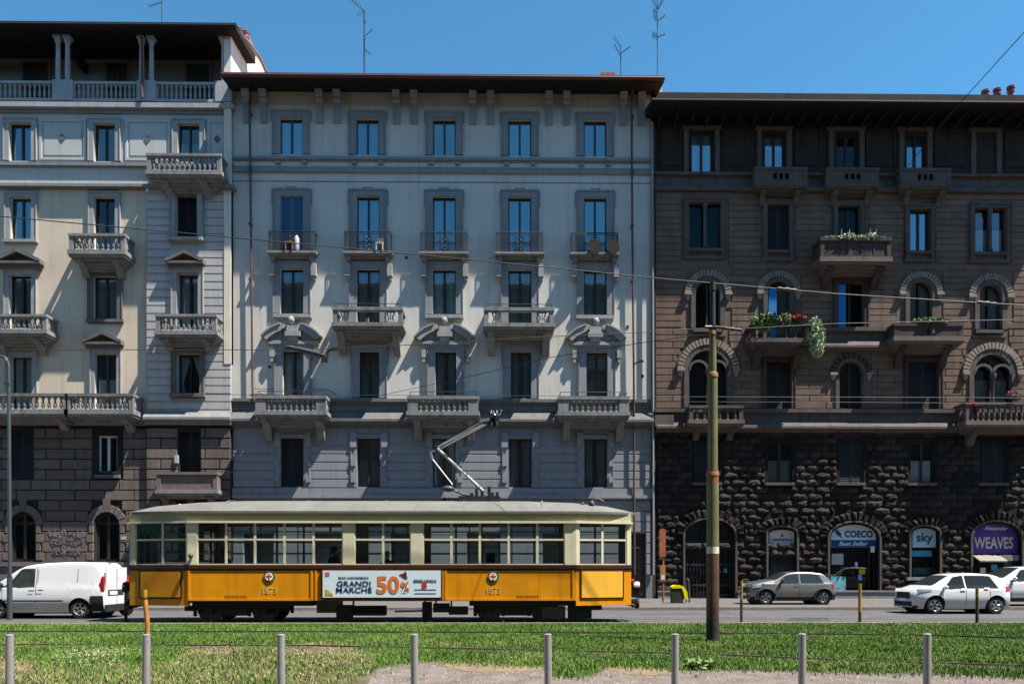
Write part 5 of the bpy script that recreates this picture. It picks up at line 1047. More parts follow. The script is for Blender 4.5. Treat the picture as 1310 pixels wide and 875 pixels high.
# =====================================================================  vehicles
setm('car_white', (.58, .59, .60), .28, .02, spec=.5, coat=.7); setm('car_silver', (.19, .187, .185), .3, .04, metal=.45, spec=.5, coat=.6); setm('car_black_trim', (.02, .02, .022), .6, .15); setm('tyre', (.018, .018, .018), .85, .2); setm('alloy', (.5, .5, .5), .3, .06, metal=.8)
setm('lamp_red', (.35, .01, .012), .25, .1, coat=.6); setm('lamp_clear', (.62, .66, .7), .12, .15, metal=.4, coat=.8); setm('seam', (.05, .05, .05), .8); setm('lamp_orange', (.6, .2, .03), .3); setm('seat_dark', (.03, .03, .034), .9); setm('chrome', (.6, .6, .6), .15, .05, metal=1.)
MAT['car_glass'] = GLASS('car_glass', .10, (.16, .19, .19), rough=.03)
MAT['car_glass_clear'] = GLASS('car_glass_clear', .10, (.40, .45, .45), rough=.03)
def car(name, label, cat, loc, L, H, W, top, belt, sill, wheels, wr, col, side_windows, shield, rearglass=None, tumble=.36, taper=(.16, .10), seams=(), handles=(), head=None, tail=None, mirror=None, bumper=None, grille=None, plate_rear=False, plate_front=False, clad=0, rot=0, group='vehicles on the road and pavement', dark_roof=False, glass='car_glass', trimline=None):
    """x runs nose (0) to tail (L); near side is -y. top: silhouette (t, z/H)"""
    t = thing(name, loc, label, cat, group); t.rotation_euler = (0, 0, rot)
    tt, th = [a*L for a, _ in top], [b*H for _, b in top]
    topf = lambda x: float(np.mean([np.interp(min(max(x+d_, 0), L), tt, th) for d_ in np.linspace(-1, 1, 9)*min(.16, x*.8+.004, (L-x)*.8+.004)])); hw0 = W/2
    def hw(x): 
        f = max(0, 1-x/(.22*L)); r = max(0, 1-(L-x)/(.16*L)); return hw0-taper[0]*f**2.2-taper[1]*r**2.2
    def beltf(x): return belt*H
    def yat(x, z):
        b = beltf(x); y = hw(x)
        if z > b: y -= (z-b)*tumble+.02*min(1, (z-b)/.05)
        lo = sill+.12
        if z < lo+.25: y -= .10*((lo+.25-z)/.37)**2
        m = (b+lo)/2; y += .025*(1-min(1, abs(z-m)/.3))
        return y
    def bot(x):
        z = sill
        for wx in wheels:
            d = abs(x-wx); Ra = wr*1.17
            if d < Ra: z = max(z, wr+math.sqrt(Ra*Ra-d*d)-.0)
        if x < .12: z += .05
        if x > L-.15: z += .06
        return z
    xs = sorted(set([0, .03, .08, .15]+list(np.linspace(.22, L-.22, 44))+[L-.15, L-.08, L-.03, L]+[w+s*wr*1.17*k for w in wheels for s in (-1, 1) for k in (1.001, .995, .95, .85, .7, .5)]))
    ns, nt = 13, 7; q = MB(); vs = []; fs = []; tmp = []
    for x in xs:
        zb_, zt_ = bot(x), topf(x); rr = .10 if zt_ > belt*H+.15 else .055; ze_ = zt_-rr; half = []
        for k in range(ns+1): z = zb_+(ze_-zb_)*k/ns; half.append((yat(x, z), z))
        y1, z1_ = half[-1]
        for k in range(1, nt+1):
            a = k/nt
            if a <= .45: ph = a/.45*PI/2; half.append((y1-rr*(1-math.cos(ph))*.9-.0, ze_+rr*.82*math.sin(ph)))
            else: u = (a-.45)/.55; yy = (y1-rr*.9)*(1-u); half.append((yy, ze_+rr*.82+rr*.18*(1-(1-u)**2)))
        vs += [(x, -y, z) for y, z in half]+[(x, y, z) for y, z in reversed(half[:-1])]
    m = 2*(ns+nt+1)-1
    for i in range(len(xs)-1):
        for k in range(m-1): a = i*m+k; fs.append((a, a+1, a+m+1, a+m))
    fs += [tuple(range(m)), tuple(range(len(xs)*m-1, len(xs)*m-m-1, -1))]
    q.add(vs, fs); body = build('body', q, col, t, True, True, 50)
    # well and underbody
    q = MB(); q.box(.3, L-.3, -hw0+.2, hw0-.2, sill-.04, min(belt*H, .75))
    for wx in wheels: q.lathe([(wr*1.2, -hw0+.16), (wr*1.2, hw0-.16)], (wx, 0, wr), 20, 'y')
    build('underbody', q, MAT['car_black_trim'], t, False, True)
    def patch(nm, x0, x1, lo, hi, mat, par, off=.006, n=8, kz=5, sides=(-1, 1)):
        for sd in sides:
            q = MB(); vs = []; fs = []
            for i in range(n+1):
                x = x0+(x1-x0)*i/n; a, b = (lo(x) if callable(lo) else lo), (hi(x) if callable(hi) else hi); b = max(b, a+.002)
                for k in range(kz+1): z = a+(b-a)*k/kz; vs.append((x, sd*(yat(x, z)+off), z))
            for i in range(n):
                for k in range(kz): a = i*(kz+1)+k; fs.append((a, a+1, a+kz+2, a+kz+1))
            q.add(vs, fs); build(nm, q, mat, par, True, True)
    for (x0, x1, s0, s1, zl, zh) in side_windows:      # bottom x0..x1, top shifted by s0,s1
        for sd in (-1, 1):
            q = MB(); vs = []; fs = []; n, kz = 10, 5
            for i in range(n+1):
                u = i/n
                for k in range(kz+1):
                    w = k/kz; xb = x0+(x1-x0)*u; xt = x0+s0+(x1+s1-x0-s0)*u; x = xb+(xt-xb)*w; zmax = min(zh*H, topf(x)-.085) ; z = zl*H+(max(zmax, zl*H+.01)-zl*H)*w; vs.append((x, sd*(yat(x, z)+.007), z))
            for i in range(n):
                for k in range(kz): a = i*(kz+1)+k; fs.append((a, a+1, a+kz+2, a+kz+1))
            q.add(vs, fs); build('side_window', q, MAT['window_black'] if glass == 'car_glass' else MAT['window_grey'], body, True, True)
    def sheet(nm, x0, x1, inset, mat, par, off=.02, n=8):
        q = MB(); vs = []; fs = []; nd = Vector((-(topf(x1)-topf(x0)), 0, x1-x0)); nd.normalize()
        for i in range(n+1):
            x = x0+(x1-x0)*i/n; z = topf(x); y = yat(x, z-.10)-inset
            for k in range(9):
                u = k/4-1; vs.append((x+nd.x*off, y*u, z+nd.z*off-.02*u*u-.002))
        for i in range(n):
            for k in range(8): a = i*9+k; fs.append((a, a+1, a+10, a+9))
        q.add(vs, fs); build(nm, q, mat, par, True, True)
    sheet('windscreen', shield[0]*L, shield[1]*L, .11, MAT['window_black'], body)
    if rearglass: sheet('rear_window', rearglass[0]*L, rearglass[1]*L, .12, MAT['window_black'], body)
    for (x, za, zb2) in seams: patch('door_seam', x*L-.009, x*L+.009, za*H, zb2*H, MAT['seam'], body, .003, 1, 6)
    for (x, z) in handles: patch('door_handle', x*L-.09, x*L+.09, z*H-.018, z*H+.018, col if name != 'cargo_van' else MAT['car_black_trim'], body, .035, 2, 2)
    if trimline: patch('side_trim', trimline[0]*L, trimline[1]*L, trimline[2]*H, trimline[3]*H, MAT['car_black_trim'], body, .02, 8, 2)
    if clad:
        for wx in wheels:
            q = MB()
            for sd in (-1, 1):
                pts = [(wx+(wr*1.2)*math.cos(a), sd*(yat(wx, wr*1.5)+.004), wr+(wr*1.2)*math.sin(a)) for a in np.linspace(-.25, PI+.25, 16)]; q.tube(pts, .045, 6)
            build('arch_trim', q, MAT['car_black_trim'], body, True, True)
        patch('sill_trim', wheels[0]+wr*1.2, wheels[1]-wr*1.2, sill, sill+.12, MAT['car_black_trim'], body, .012)
    for sd in (-1, 1):
        if head: (x0, x1, za, zb2) = head; patch('headlight', x0*L, x1*L, lambda x: za*H+(x-x0*L)*.12, lambda x: zb2*H+(x-x0*L)*.10, MAT['lamp_clear'], t, .012, 6, 4, (sd,))
        if tail: (x0, x1, za, zb2) = tail; patch('tail_light', x0*L, x1*L, za*H, zb2*H, MAT['lamp_red'], t, .012, 5, 6, (sd,))
        if mirror: x, z = mirror[0]*L, mirror[1]*H; y = yat(x, z); q = MB(); q.ell((x, sd*(y+.13), z+.05), (.07, .12, .075)); q.tube([(x+.02, sd*(y-.03), z), (x, sd*(y+.08), z+.02)], .03); build('wing_mirror', q, col if mirror[2] else MAT['car_black_trim'], t, True, True)
    if grille:
        q = MB()
        for (z0, z1_, w_) in grille: q.box(-.012, .02, -w_, w_, z0*H, z1_*H)
        build('front_grille', q, MAT['car_black_trim'], t, False, True)
    if plate_front: q = MB(); q.box(-.025, -.012, -.26, .26, plate_front*H-.05, plate_front*H+.06); build('number_plate', q, MAT['sign_white'], t, False, True)
    if bumper:
        q = MB()
        for (x0, x1, z0, z1_) in bumper:
            n = 6; vs = []; fs = []
            patch('bumper', x0*L, x1*L, z0*H, z1_*H, MAT['car_black_trim'], t, .015, 6, 3)
    for wx in wheels:
        for sd in (-1, 1):
            y = sd*(hw0-.13); q = MB(); q.T = Matrix.Translation((wx, y, wr)) @ (Matrix.Rotation(PI, 4, 'Z') if sd > 0 else Matrix())
            q.lathe([(wr*.62, -.09), (wr*.66, -.11), (wr*.93, -.11), (wr, -.07), (wr, .07), (wr*.93, .1), (wr*.5, .1)], n=28, axis='y'); wh = build('wheel', q, MAT['tyre'], t, True, True)
            q.v, q.f, q.m = [], [], []; q.lathe([(wr*.58, -.085), (wr*.66, -.112), (wr*.62, -.115), (wr*.60, -.06), (wr*.60, .0)], n=28, axis='y'); q.lathe([(.001, -.085), (.06, -.085), (.07, -.06)], n=12, axis='y')
            for k in range(5):
                for d in (-.13, .13): a = 2*PI*k/5+d+.3; q.tube([(.04*math.cos(a), -.075, .04*math.sin(a)), (wr*.61*math.cos(a+d*.4), -.085, wr*.61*math.sin(a+d*.4))], .022, 5)
            build('rim', q, MAT['alloy'], wh, True, True)
            q.v, q.f, q.m = [], [], []; q.lathe([(.001, -.03), (wr*.6, -.03)], n=20, axis='y'); build('brake_disc', q, MAT['car_black_trim'], wh, False, True)
    return t, body, patch, yat
MAT['window_black'] = M('window_black', (.02, .025, .028), .06, .2, spec=.6); MAT['window_grey'] = M('window_grey', (.03, .034, .036), .06, .4, 3, spec=.6)
# parked hatchback on the pavement, nose to the left
car('parked_car', 'silver-grey hatchback with black wheel-arch trim parked on the pavement', 'car', (PX(961, 32.9), 33.76, .12), 3.62, 1.41, 1.73,
    [(0, .36), (.015, .5), (.04, .60), (.12, .68), (.27, .735), (.31, .77), (.43, .955), (.52, .99), (.68, .995), (.82, .965), (.885, .93), (.935, .74), (.975, .66), (.995, .5), (1, .34)], .625, .2, (.64, 3.08), .315, MAT['car_silver'],
    [(1.2, 2.06, .20, -.02, .64, .93), (2.12, 3.1, -.0, -.2, .645, .92)], (.3, .44), (.885, .94), seams=((.345, .2, .68), (.565, .2, .69)), handles=((.53, .61),), head=(.025, .12, .50, .62), tail=(.955, .99, .48, .62), mirror=(.36, .69, 0), grille=((.2, .3, .6), (.36, .52, .5)), clad=1, plate_front=.3, bumper=((.0, .06, .13, .24), (.93, 1, .14, .3)), dark_roof=True)
car('hatchback', 'white hatchback driving past the shops, before a bigger white car', 'car', (PX(1171, 28.2), 29.07, 0), 3.54, 1.49, 1.74,
    [(0, .34), (.012, .46), (.04, .56), (.1, .625), (.165, .675), (.2, .70), (.26, .79), (.37, .93), (.46, .985), (.57, 1.0), (.72, .995), (.84, .965), (.915, .90), (.95, .82), (.978, .70), (.995, .55), (1, .34)], .605, .19, (.74, 2.98), .315, MAT['car_white'],
    [(.94, 1.84, .50, -.03, .615, .945), (1.90, 3.08, -.02, -.26, .625, .935)], (.19, .38), (.90, .965), seams=((.285, .2, .62), (.525, .17, .62), (.775, .35, .62)), handles=((.5, .61), (.74, .63)), head=(.03, .17, .52, .60), tail=(.945, .99, .55, .67), mirror=(.30, .615, 1), grille=((.18, .30, .62), (.36, .53, .46)), plate_front=.33, bumper=((.0, .05, .14, .2),))
car('parked_car', 'tall white crossover half hidden behind a smaller white hatchback', 'car', (PX(1250, 31.4), 32.3, .12), 4.4, 1.63, 1.82,
    [(0, .4), (.012, .5), (.04, .58), (.12, .64), (.24, .69), (.27, .72), (.42, .955), (.5, .99), (.66, 1), (.82, .97), (.9, .9), (.95, .74), (.985, .6), (1, .36)], (.60), .22, (.84, 3.5), .345, MAT['car_white'],
    [(1.3, 2.3, .55, -.03, .62, .93), (2.36, 3.5, -.02, -.3, .63, .92)], (.265, .435), (.88, .94), seams=((.32, .2, .66), (.53, .17, .67)), handles=((.5, .6),), head=(.03, .17, .48, .58), tail=(.92, .985, .52, .66), mirror=(.34, .66, 1), grille=((.18, .30, .62), (.36, .5, .5)), clad=1)
t, body, patch, yat = car('cargo_van', 'small white panel van with black bumper corners beyond the tram', 'van', (PX(131.5, 25.9)-4.3, 26.82, 0), 4.3, 1.88, 1.84,
    [(0, .36), (.012, .44), (.04, .50), (.08, .545), (.16, .585), (.2, .64), (.355, .90), (.43, .95), (.53, .98), (.7, 1.0), (.9, .995), (.965, .975), (.985, .82), (.995, .5), (1, .28)], .535, .2, (.82, 3.53), .32, MAT['car_white'],
    [(.95, 2.06, .62, -.02, .55, .875)], (.17, .36), None, tumble=.16, taper=(.16, .05), seams=((.235, .2, .55), (.49, .18, .9), (.50, .62, .86), (.80, .64, .87)), handles=((.462, .49), (.53, .50)), head=(.03, .17, .42, .55), mirror=(.235, .57, 0), grille=((.2, .32, .6),), bumper=((.0, .08, .13, .33), (.905, 1.0, .13, .40)), trimline=(.23, .70, .30, .325), glass='clear')
setm('van_plate', (.03, .03, .033), .5)
q = MB(); H = 1.88; L = 4.3
for sd in (-1, 1): q.v, q.f, q.m = [], [], []; q.prism([(L-.09, .47*H), (L+.006, .49*H), (L+.006, .73*H), (L-.03, .75*H), (L-.09, .68*H)], sd*.84-.05, sd*.84+.045); build('tail_light', q, MAT['lamp_red'], t, False, True)
rd = build('rear_door', MB().box(L-.02, L+.01, -.7, .7, .17*H, .9*H), MAT['car_white'], t, False, True)
q = MB(); q.box(L+.01, L+.02, -.6, .45, .40*H, .50*H); build('plate_recess', q, MAT['van_plate'], rd, False, True); q = MB(); q.box(L+.02, L+.026, -.5, .0, .415*H, .475*H); build('number_plate', q, MAT['sign_white'], rd, False, True)
q = MB(); q.box(L+.008, L+.016, -.01, .01, .2*H, .88*H); build('door_seam', q, MAT['seam'], rd, False, True); q = MB(); q.box(L-.05, L+.06, -.82, .82, .12*H, .24*H); build('rear_bumper', q, MAT['car_black_trim'], t, False, True)
q = MB(); q.ell((L+.0, .1, .70*H), (.02, .05, .03)); q.box(L-.3, L-.2, -.06, .06, .965*H, .985*H); build('rear_badge', q, MAT['tram_light_metal'], t, True, True)
# a scooter half hidden by the van
Y = 27.6; o = P(163, 789, Y); o.z = 0; sc = thing('scooter', (PX(141, Y), Y, 0), 'dark scooter mostly hidden behind the rear of the white van', 'scooter', 'vehicles on the road and pavement')
for x in (-.62, .55):
    q = MB(); q.lathe([(.15, -.05), (.25, -.06), (.27, 0), (.25, .06), (.15, .05)], (x, 0, .27), 20, 'y'); wh = build('wheel', q, MAT['tyre'], sc, True, True)
    q = MB()
    for k in range(5): a = 2*PI*k/5; q.tube([(x, -.04, .27), (x+.16*math.cos(a), -.05, .27+.16*math.sin(a))], .018, 5)
    build('rim_spoke', q, MAT['alloy'], wh, False, True)
q = MB(); q.prism([(-.62, .3), (-.45, .95), (-.38, 1.0), (-.34, .9), (-.42, .42), (-.1, .36), (.05, .55), (.1, .72), (.72, .74), (.82, .62), (.7, .48), (.5, .55), (.3, .4), (.1, .3)], -.14, .14); build('body', q, MAT['car_black_trim'], sc, False, True)
q = MB(); q.prism([(.0, .72), (.05, .8), (.4, .82), (.72, .86), (.74, .76), (.1, .72)], -.13, .13); build('saddle', q, MAT['seat_dark'], sc, False, True); q = MB(); q.tube([(-.42, -.32, 1.02), (-.44, 0, .98), (-.42, .32, 1.02)], .025); build('handlebar', q, MAT['car_black_trim'], sc, False, True)
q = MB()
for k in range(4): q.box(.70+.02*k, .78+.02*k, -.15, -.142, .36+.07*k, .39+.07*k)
build('tail_glint_stripe', q, MAT['chrome'], sc, False, True)  # bright reflections on the tail, built as chrome stripes
# unseen block added behind the viewer to shade low sky, mirrored in lower windows
setm('added_block_render', (.12, .10, .085), .9, .12, .3); 
HO = thing('apartment_building', (0, -14, 0), 'long tan apartment block added behind the viewer to shade the low sky', 'building', 'old apartment houses along the street')
q = MB(); q.box(-75, 75, -22, -9, 0, 33.5); build('wall', q, MAT['added_block_render'], HO)
q = MB(); q.prism([(-23, 33.3), (-8, 33.3), (-8, 33.8), (-14, 36), (-23, 33.8)], -76, 76, 'x'); build('roof', q, MAT['roof_tile'], HO)
q = MB()
for z in (4.4, 25.6): q.box(-75.1, 75.1, -9.003, -8.7, z, z+.4)
build('string_course', q, MAT['added_block_render'], HO)
wm = build('window', MB().box(-.65, .65, -8.995, -8.97, 0, 2.3), MAT['window_black'], HO).data
bpy.data.objects.remove(bpy.data.objects['window' if bpy.data.objects.get('window') and bpy.data.objects['window'].data == wm else [o.name for o in bpy.data.objects if o.data == wm][0]])
for j in range(6):
    for i in range(16): inst('window', wm, HO, (-30+i*4, -14, 5.4+j*4), (1, 1, 1))
# =====================================================================  ground
setm('asphalt', (.075, .071, .071), .92, .18, .9, .25, 60, streak=0)
setm('tyre_dark', (.045, .044, .045), .9, .3, 3); setm('asphalt_patch', (.062, .06, .06), .9, .25, 3, .2, 60); setm('pavement_stone', (.095, .086, .082), .9, .14, 1.2, .2, 40)
setm('kerb_granite', (.19, .165, .155), .85, .2, 5, .1, 40)
setm('far_ground', (.06, .053, .045), .95, .2)
setm('soil', (.085, .07, .042), .97, .4, 1.5, .5, 30)
setm('gravel', (.120, .097, .082), .95, .42, 2.2, .8, 28)
setm('ochre_soil', (.165, .115, .072), .97, .3, 4, .6, 30)
setm('rail_steel', (.05, .042, .036), .6, .4, 6, metal=.3)
def blades_mat(name, c0, c1, c2):
    m = M(name, c0, .65, 0); nt = m.node_tree; N = nt.nodes; L = nt.links; b = N['Principled BSDF']; b.inputs['Specular IOR Level'].default_value = .2
    g = N.new('ShaderNodeNewGeometry'); cr = N.new('ShaderNodeValToRGB'); cr.color_ramp.elements[0].color = (*c0, 1); cr.color_ramp.elements[1].color = (*c2, 1); e = cr.color_ramp.elements.new(.6); e.color = (*c1, 1)
    no = N.new('ShaderNodeTexNoise'); no.inputs['Scale'].default_value = .55; no.inputs['Detail'].default_value = 4; tc = N.new('ShaderNodeTexCoord'); L.new(tc.outputs['Object'], no.inputs['Vector'])
    a = N.new('ShaderNodeMath'); a.operation = 'MULTIPLY_ADD'; a.inputs[1].default_value = .5; L.new(g.outputs['Random Per Island'], a.inputs[0]); mm = N.new('ShaderNodeMath'); mm.operation = 'MULTIPLY_ADD'; mm.inputs[1].default_value = 1.6; mm.inputs[2].default_value = -.5
    L.new(no.outputs['Fac'], mm.inputs[0]); L.new(mm.outputs[0], a.inputs[2]); L.new(a.outputs[0], cr.inputs[0]); L.new(cr.outputs[0], b.inputs['Base Color'])
    b.inputs['Subsurface Weight'].default_value = 0
    return m
MAT['grass_blade'] = blades_mat('grass_blade', (.046, .098, .015), (.088, .172, .024), (.20, .24, .058))
MAT['dry_blade'] = blades_mat('dry_blade', (.14, .16, .04), (.24, .215, .08), (.30, .25, .12))
def sheet(name, pts, mat, z, kind='structure'):
    o = build(name, MB().add([(x, y, z) for x, y in pts], [tuple(range(len(pts)))]), mat); return tag(o, kind=kind)
sheet('ground', [(-220, -120), (220, -120), (220, 260), (-220, 260)], MAT['far_ground'], -.012)
sheet('road', [(-90, 23.3), (90, 23.3), (90, 31.0), (-90, 31.0)], MAT['asphalt'], -.004)
q = MB(); q.box(-90, 90, 31.15, 40.6, -.2, .12); tag(build('pavement', q, MAT['pavement_stone']), kind='structure')
q = MB()
for i in range(120): x = -60+i*1.0; q.block(x+.008, x+.992, -.05, .122, 31.16, 30.92, .008) if 0 else q.box(x+.006, x+.994, 30.92, 31.149, -.05, .124)
tag(build('kerb', q, MAT['kerb_granite']), kind='structure')
q = MB()
for i in range(120): x = -60+i*1.0; q.box(x+.006, x+.994, 23.05, 23.32, -.05, .045)
tag(build('kerb', q, MAT['kerb_granite']), kind='structure')
sheet('road_markings', [(-60, 26.9), (60, 26.9), (60, 27.02), (-60, 27.02)], M('worn_paint', (.17, .165, .16), .8, .35, 3), .002)
for (a, b_, y0, y1) in ((1006, 1062, 789.5, 793.5), (820, 905, 783.5, 785.5), (905, 945, 788, 790), (1180, 1330, 790.5, 793)):
    pp = [G(a, y1, .003), G(b_, y1-.4, .003), G(b_-3, y0, .003), G(a+5, y0+.3, .003)]; sheet('road_patch', [(p.x, p.y) for p in pp], MAT['tyre_dark'] if a == 1006 else MAT['asphalt_patch'], .0)
sheet('lawn', [(-60, 2), (60, 2), (60, 23.05), (-60, 23.05)], MAT['soil'], .0)
# where the lawn ends: photograph column -> row of its near edge
ex_ = [-400, 0, 120, 200, 330, 400, 460, 490, 540, 600, 700, 706, 730, 760, 775, 800, 860, 872, 950, 1050, 1120, 1200, 1310, 1700]
ey_ = [915, 915, 915, 915, 915, 912, 868, 853, 846, 850, 854, 866, 868, 864, 854, 855, 858, 858, 857, 860, 862, 864, 868, 880]
edge = lambda px: np.interp(px, ex_, ey_)
gp = [G(px, edge(px)-2.5, .004) for px in np.linspace(484, 1700, 90)]
gv = [(p.x, p.y) for p in gp]
sheet('gravel_path', gv+[(gv[-1][0], 8), (-2.2, 8), (-1.9, 11.0)], MAT['gravel'], .004)
for a, b_, dy in ((545, 700, 8), (772, 868, 7)):
    up = [G(px, edge(px)-3.5+math.sin(px)*.6, .008) for px in np.linspace(a, b_, 20)]; dn = [G(px, edge(px)+dy*math.sin(PI*(px-a)/(b_-a))+.5+math.sin(px*.7)*.8, .008) for px in np.linspace(b_, a, 20)]
    sheet('bare_soil', [(p.x, p.y) for p in up+dn], MAT['ochre_soil'], .008)
sheet('bare_soil', [(p.x, p.y) for p in [G(px, py, .006) for px, py in ((-60, 846), (30, 846.5), (46, 850), (36, 857), (-10, 859), (-60, 858))]], MAT['ochre_soil'], .006)
# rails
railA = [(px, py) for px, py in ((-200, 808.5), (0, 808.5), (400, 808.8), (820, 810.3), (1060, 811.8), (1200, 814), (1310, 817), (1500, 822))]
railB = [(px, py) for px, py in ((-200, 824), (0, 824.7), (400, 826), (620, 830.5), (820, 835), (900, 837), (1060, 844), (1310, 852), (1500, 858))]
rp = []
for rh, pts in ((.042, railA), (.026, railB)):
    c = [G(a, b_, 0) for a, b_ in pts]; c = [c[0].lerp(c[1], t) for t in (0,)]+c[1:]; q = MB()
    for p0, p1 in zip(c, c[1:]):
        d = (p1-p0).normalized(); n = Vector((-d.y, d.x, 0)); 
        for w, z0, z1_ in ((.035, .0, rh), (.07, .0, .012)):
            q.add([p0-n*w+Vector((0,0,z0)), p1-n*w+Vector((0,0,z0)), p1+n*w+Vector((0,0,z0)), p0+n*w+Vector((0,0,z0)), p0-n*w+Vector((0,0,z1_)), p1-n*w+Vector((0,0,z1_)), p1+n*w+Vector((0,0,z1_)), p0+n*w+Vector((0,0,z1_))], [(4,5,6,7),(0,1,5,4),(2,3,7,6),(1,2,6,5),(3,0,4,7)])
    tag(build('tram_rail', q, MAT['rail_steel']), kind='structure'); rp.append((np.array([p.x for p in c]), np.array([p.y for p in c])))
for y in (Yc-.7225, Yc+.7225): q = MB(); q.box(-60, 60, y-.035, y+.035, -.02, .0); tag(build('tram_rail', q, MAT['rail_steel']), kind='structure')
def railshort(X_, Y):
    k = np.ones(len(X_))
    for xs, ys in rp: d = np.interp(X_, xs, ys)-Y; k = np.minimum(k, np.where((d > -.25) & (d < 1.3), .36+.64*np.clip(d/1.3+.18*np.sin(X_*2.1)+.12*np.sin(X_*5.3+1), 0, 1)**1.1, 1))
    return k
def grass(name, n, ylo, yhi, hmean, mat, cond, wid=.012, kind='stuff', lean=.35):
    Y = np.sqrt(rng.uniform(ylo**2, yhi**2, n)); X_ = (rng.uniform(-90, 1400, n)-655)/FP*Y+Y*math.tan(PSI)
    a, b_ = X_, Y; dep = X_*sP+Y*cP; px = 655+FP*(X_*cP-Y*sP)/dep; py = HY+FP*CH/dep
    keep = cond(px, py, X_, Y)
    X_, Y = X_[keep], Y[keep]; m = len(X_)
    h = hmean*rng.uniform(.35, 1.4, m)*railshort(X_, Y); th = rng.uniform(0, 2*PI, m); w = wid*rng.uniform(.7, 1.3, m); l = h*lean*rng.random(m)*1.6; tl = rng.uniform(0, 2*PI, m)
    cx, sx_ = np.cos(th)*w, np.sin(th)*w
    v = np.zeros((m, 5, 3)); z = np.zeros(m)
    v[:, 0] = np.stack([X_-cx, Y-sx_, z], 1); v[:, 1] = np.stack([X_+cx, Y+sx_, z], 1)
    mx_, my_ = X_+np.cos(tl)*l*.35, Y+np.sin(tl)*l*.35
    v[:, 2] = np.stack([mx_+cx*.75, my_+sx_*.75, h*.6], 1); v[:, 3] = np.stack([mx_-cx*.75, my_-sx_*.75, h*.6], 1); v[:, 4] = np.stack([X_+np.cos(tl)*l, Y+np.sin(tl)*l, h], 1)
    me = bpy.data.meshes.new(name); me.vertices.add(m*5); me.vertices.foreach_set('co', v.reshape(-1))
    i = np.arange(m)*5; loops = np.stack([i, i+1, i+2, i+3, i+3, i+2, i+4], 1).reshape(-1); me.loops.add(m*7); me.loops.foreach_set('vertex_index', loops)
    me.polygons.add(m*2); st_ = np.stack([np.arange(m)*7, np.arange(m)*7+4], 1).reshape(-1); me.polygons.foreach_set('loop_start', st_); me.update(calc_edges=True); me.validate()
    me.materials.append(mat); o = bpy.data.objects.new(name, me); COL.objects.link(o); return tag(o, kind=kind)
def offrail(X_, Y, w=.085):
    k = np.ones(len(X_), bool)
    for xs, ys in rp: k &= np.abs(Y-np.interp(X_, xs, ys)+.02) > w*rng.uniform(.3, 1.1, len(X_))
    return k
patchy = lambda X_, Y: .5+.25*np.sin(X_*1.3+Y*.7)+.2*np.sin(X_*.47-Y*1.9)+.15*np.sin(X_*3.1+Y*2.3)
bare = lambda px, py: ((px < 48+6*np.sin(py)) & (py > 846) & (py < 859)) & (rng.random(len(px)) < .85)
inlawn = lambda px, py, X_, Y: ~bare(px, py) & (py < edge(px)+rng.normal(0, 2.2, len(px))) & (Y < 23.04)
# greener towards the tracks, strawy at the near left and along the first rails
dryness = lambda px, py, X_, Y: np.clip((px < 480)*(py-828-12*np.sin(px*.013)-8*np.sin(px*.041))/16, 0, .8)+np.clip((py > 822)*(py < 838)*(px < 700)*.22, 0, 1)
o = grass('lawn_grass', 640000, 10.0, 23.05, .064, MAT['grass_blade'], lambda px, py, X_, Y: inlawn(px, py, X_, Y) & offrail(X_, Y) & (rng.random(len(px)) > dryness(px, py, X_, Y)) & (rng.random(len(px)) < .42+.62*patchy(X_, Y)), .007, lean=.6); tag(o, 'rough green grass over the tram tracks', 'grass')
o = grass('dry_grass', 150000, 9.6, 23.0, .04, MAT['dry_blade'], lambda px, py, X_, Y: (py < edge(px)) & offrail(X_, Y) & (rng.random(len(px)) < np.clip(dryness(px, py, X_, Y)*.8, .05, .7)), .009, lean=.9); tag(o, 'straw coloured dry grass at the edge of the lawn', 'grass')
o = grass('weed_tufts', 30000, 10.0, 23.05, .12, MAT['grass_blade'], lambda px, py, X_, Y: inlawn(px, py, X_, Y) & offrail(X_, Y, .16) & (patchy(X_*1.7+3, Y*1.4) > .78), .009); tag(o, 'taller weed tufts among the grass', 'grass')
o = grass('grass_sprigs', 5000, 10.2, 14.5, .05, MAT['grass_blade'], lambda px, py, X_, Y: (px > 470) & (py > edge(px)-1) & (rng.random(len(px)) < .30*np.exp(-(py-edge(px))/7)), .01); tag(o, 'sparse grass sprigs on the gravel', 'grass')
q = MB()
for _ in range(230):
    px, py = rng.normal(112, 32), rng.normal(843, 6)
    if rng.random() < .3: px, py = rng.uniform(380, 470), rng.normal(842, 6)
    if rng.random() < .08: px, py = rng.uniform(480, 900), rng.normal(846, 6)
    if py < 812 or py > edge(px): continue
    p = G(px, py, 0); p.z = rng.uniform(.08, .13); s = rng.uniform(.007, .013); q.ell(p, (s, s, s*.8), 6, 4)
tag(build('clover_blossoms', q, MAT['white_flower']), 'scattered small white clover blossoms in the grass', 'clover', kind='stuff')
q = MB()
for _ in range(5200):
    px, py = rng.uniform(470, 1310), rng.uniform(846, 878)
    if py < edge(px)+1: continue
    p = G(px, py, .004); s = rng.uniform(.006, .018)*(1+1.2*(rng.random() < .06)); q.add([p+Vector((s*rng.uniform(.7, 1.2)*math.cos(a), s*rng.uniform(.7, 1.2)*math.sin(a), 0)) for a in (0, 1.26, 2.5, 3.77, 5.0)]+[p+Vector((0, 0, s*.8))], [(0,1,5),(1,2,5),(2,3,5),(3,4,5),(4,0,5)])
tag(build('gravel_stones', q, MAT['kerb_granite']), 'loose small stones on the gravel path', 'gravel', kind='stuff')
p = G(893, 856, 0); tag(build('weed_plant', leaves(MB(), (p.x, p.y, .08), (.3, .15, .09), 160, .07), MAT['leaf_light']), 'low broad-leaved weed at the gravel edge below the tall pole', 'weed')
p = G(890, 812, 0)

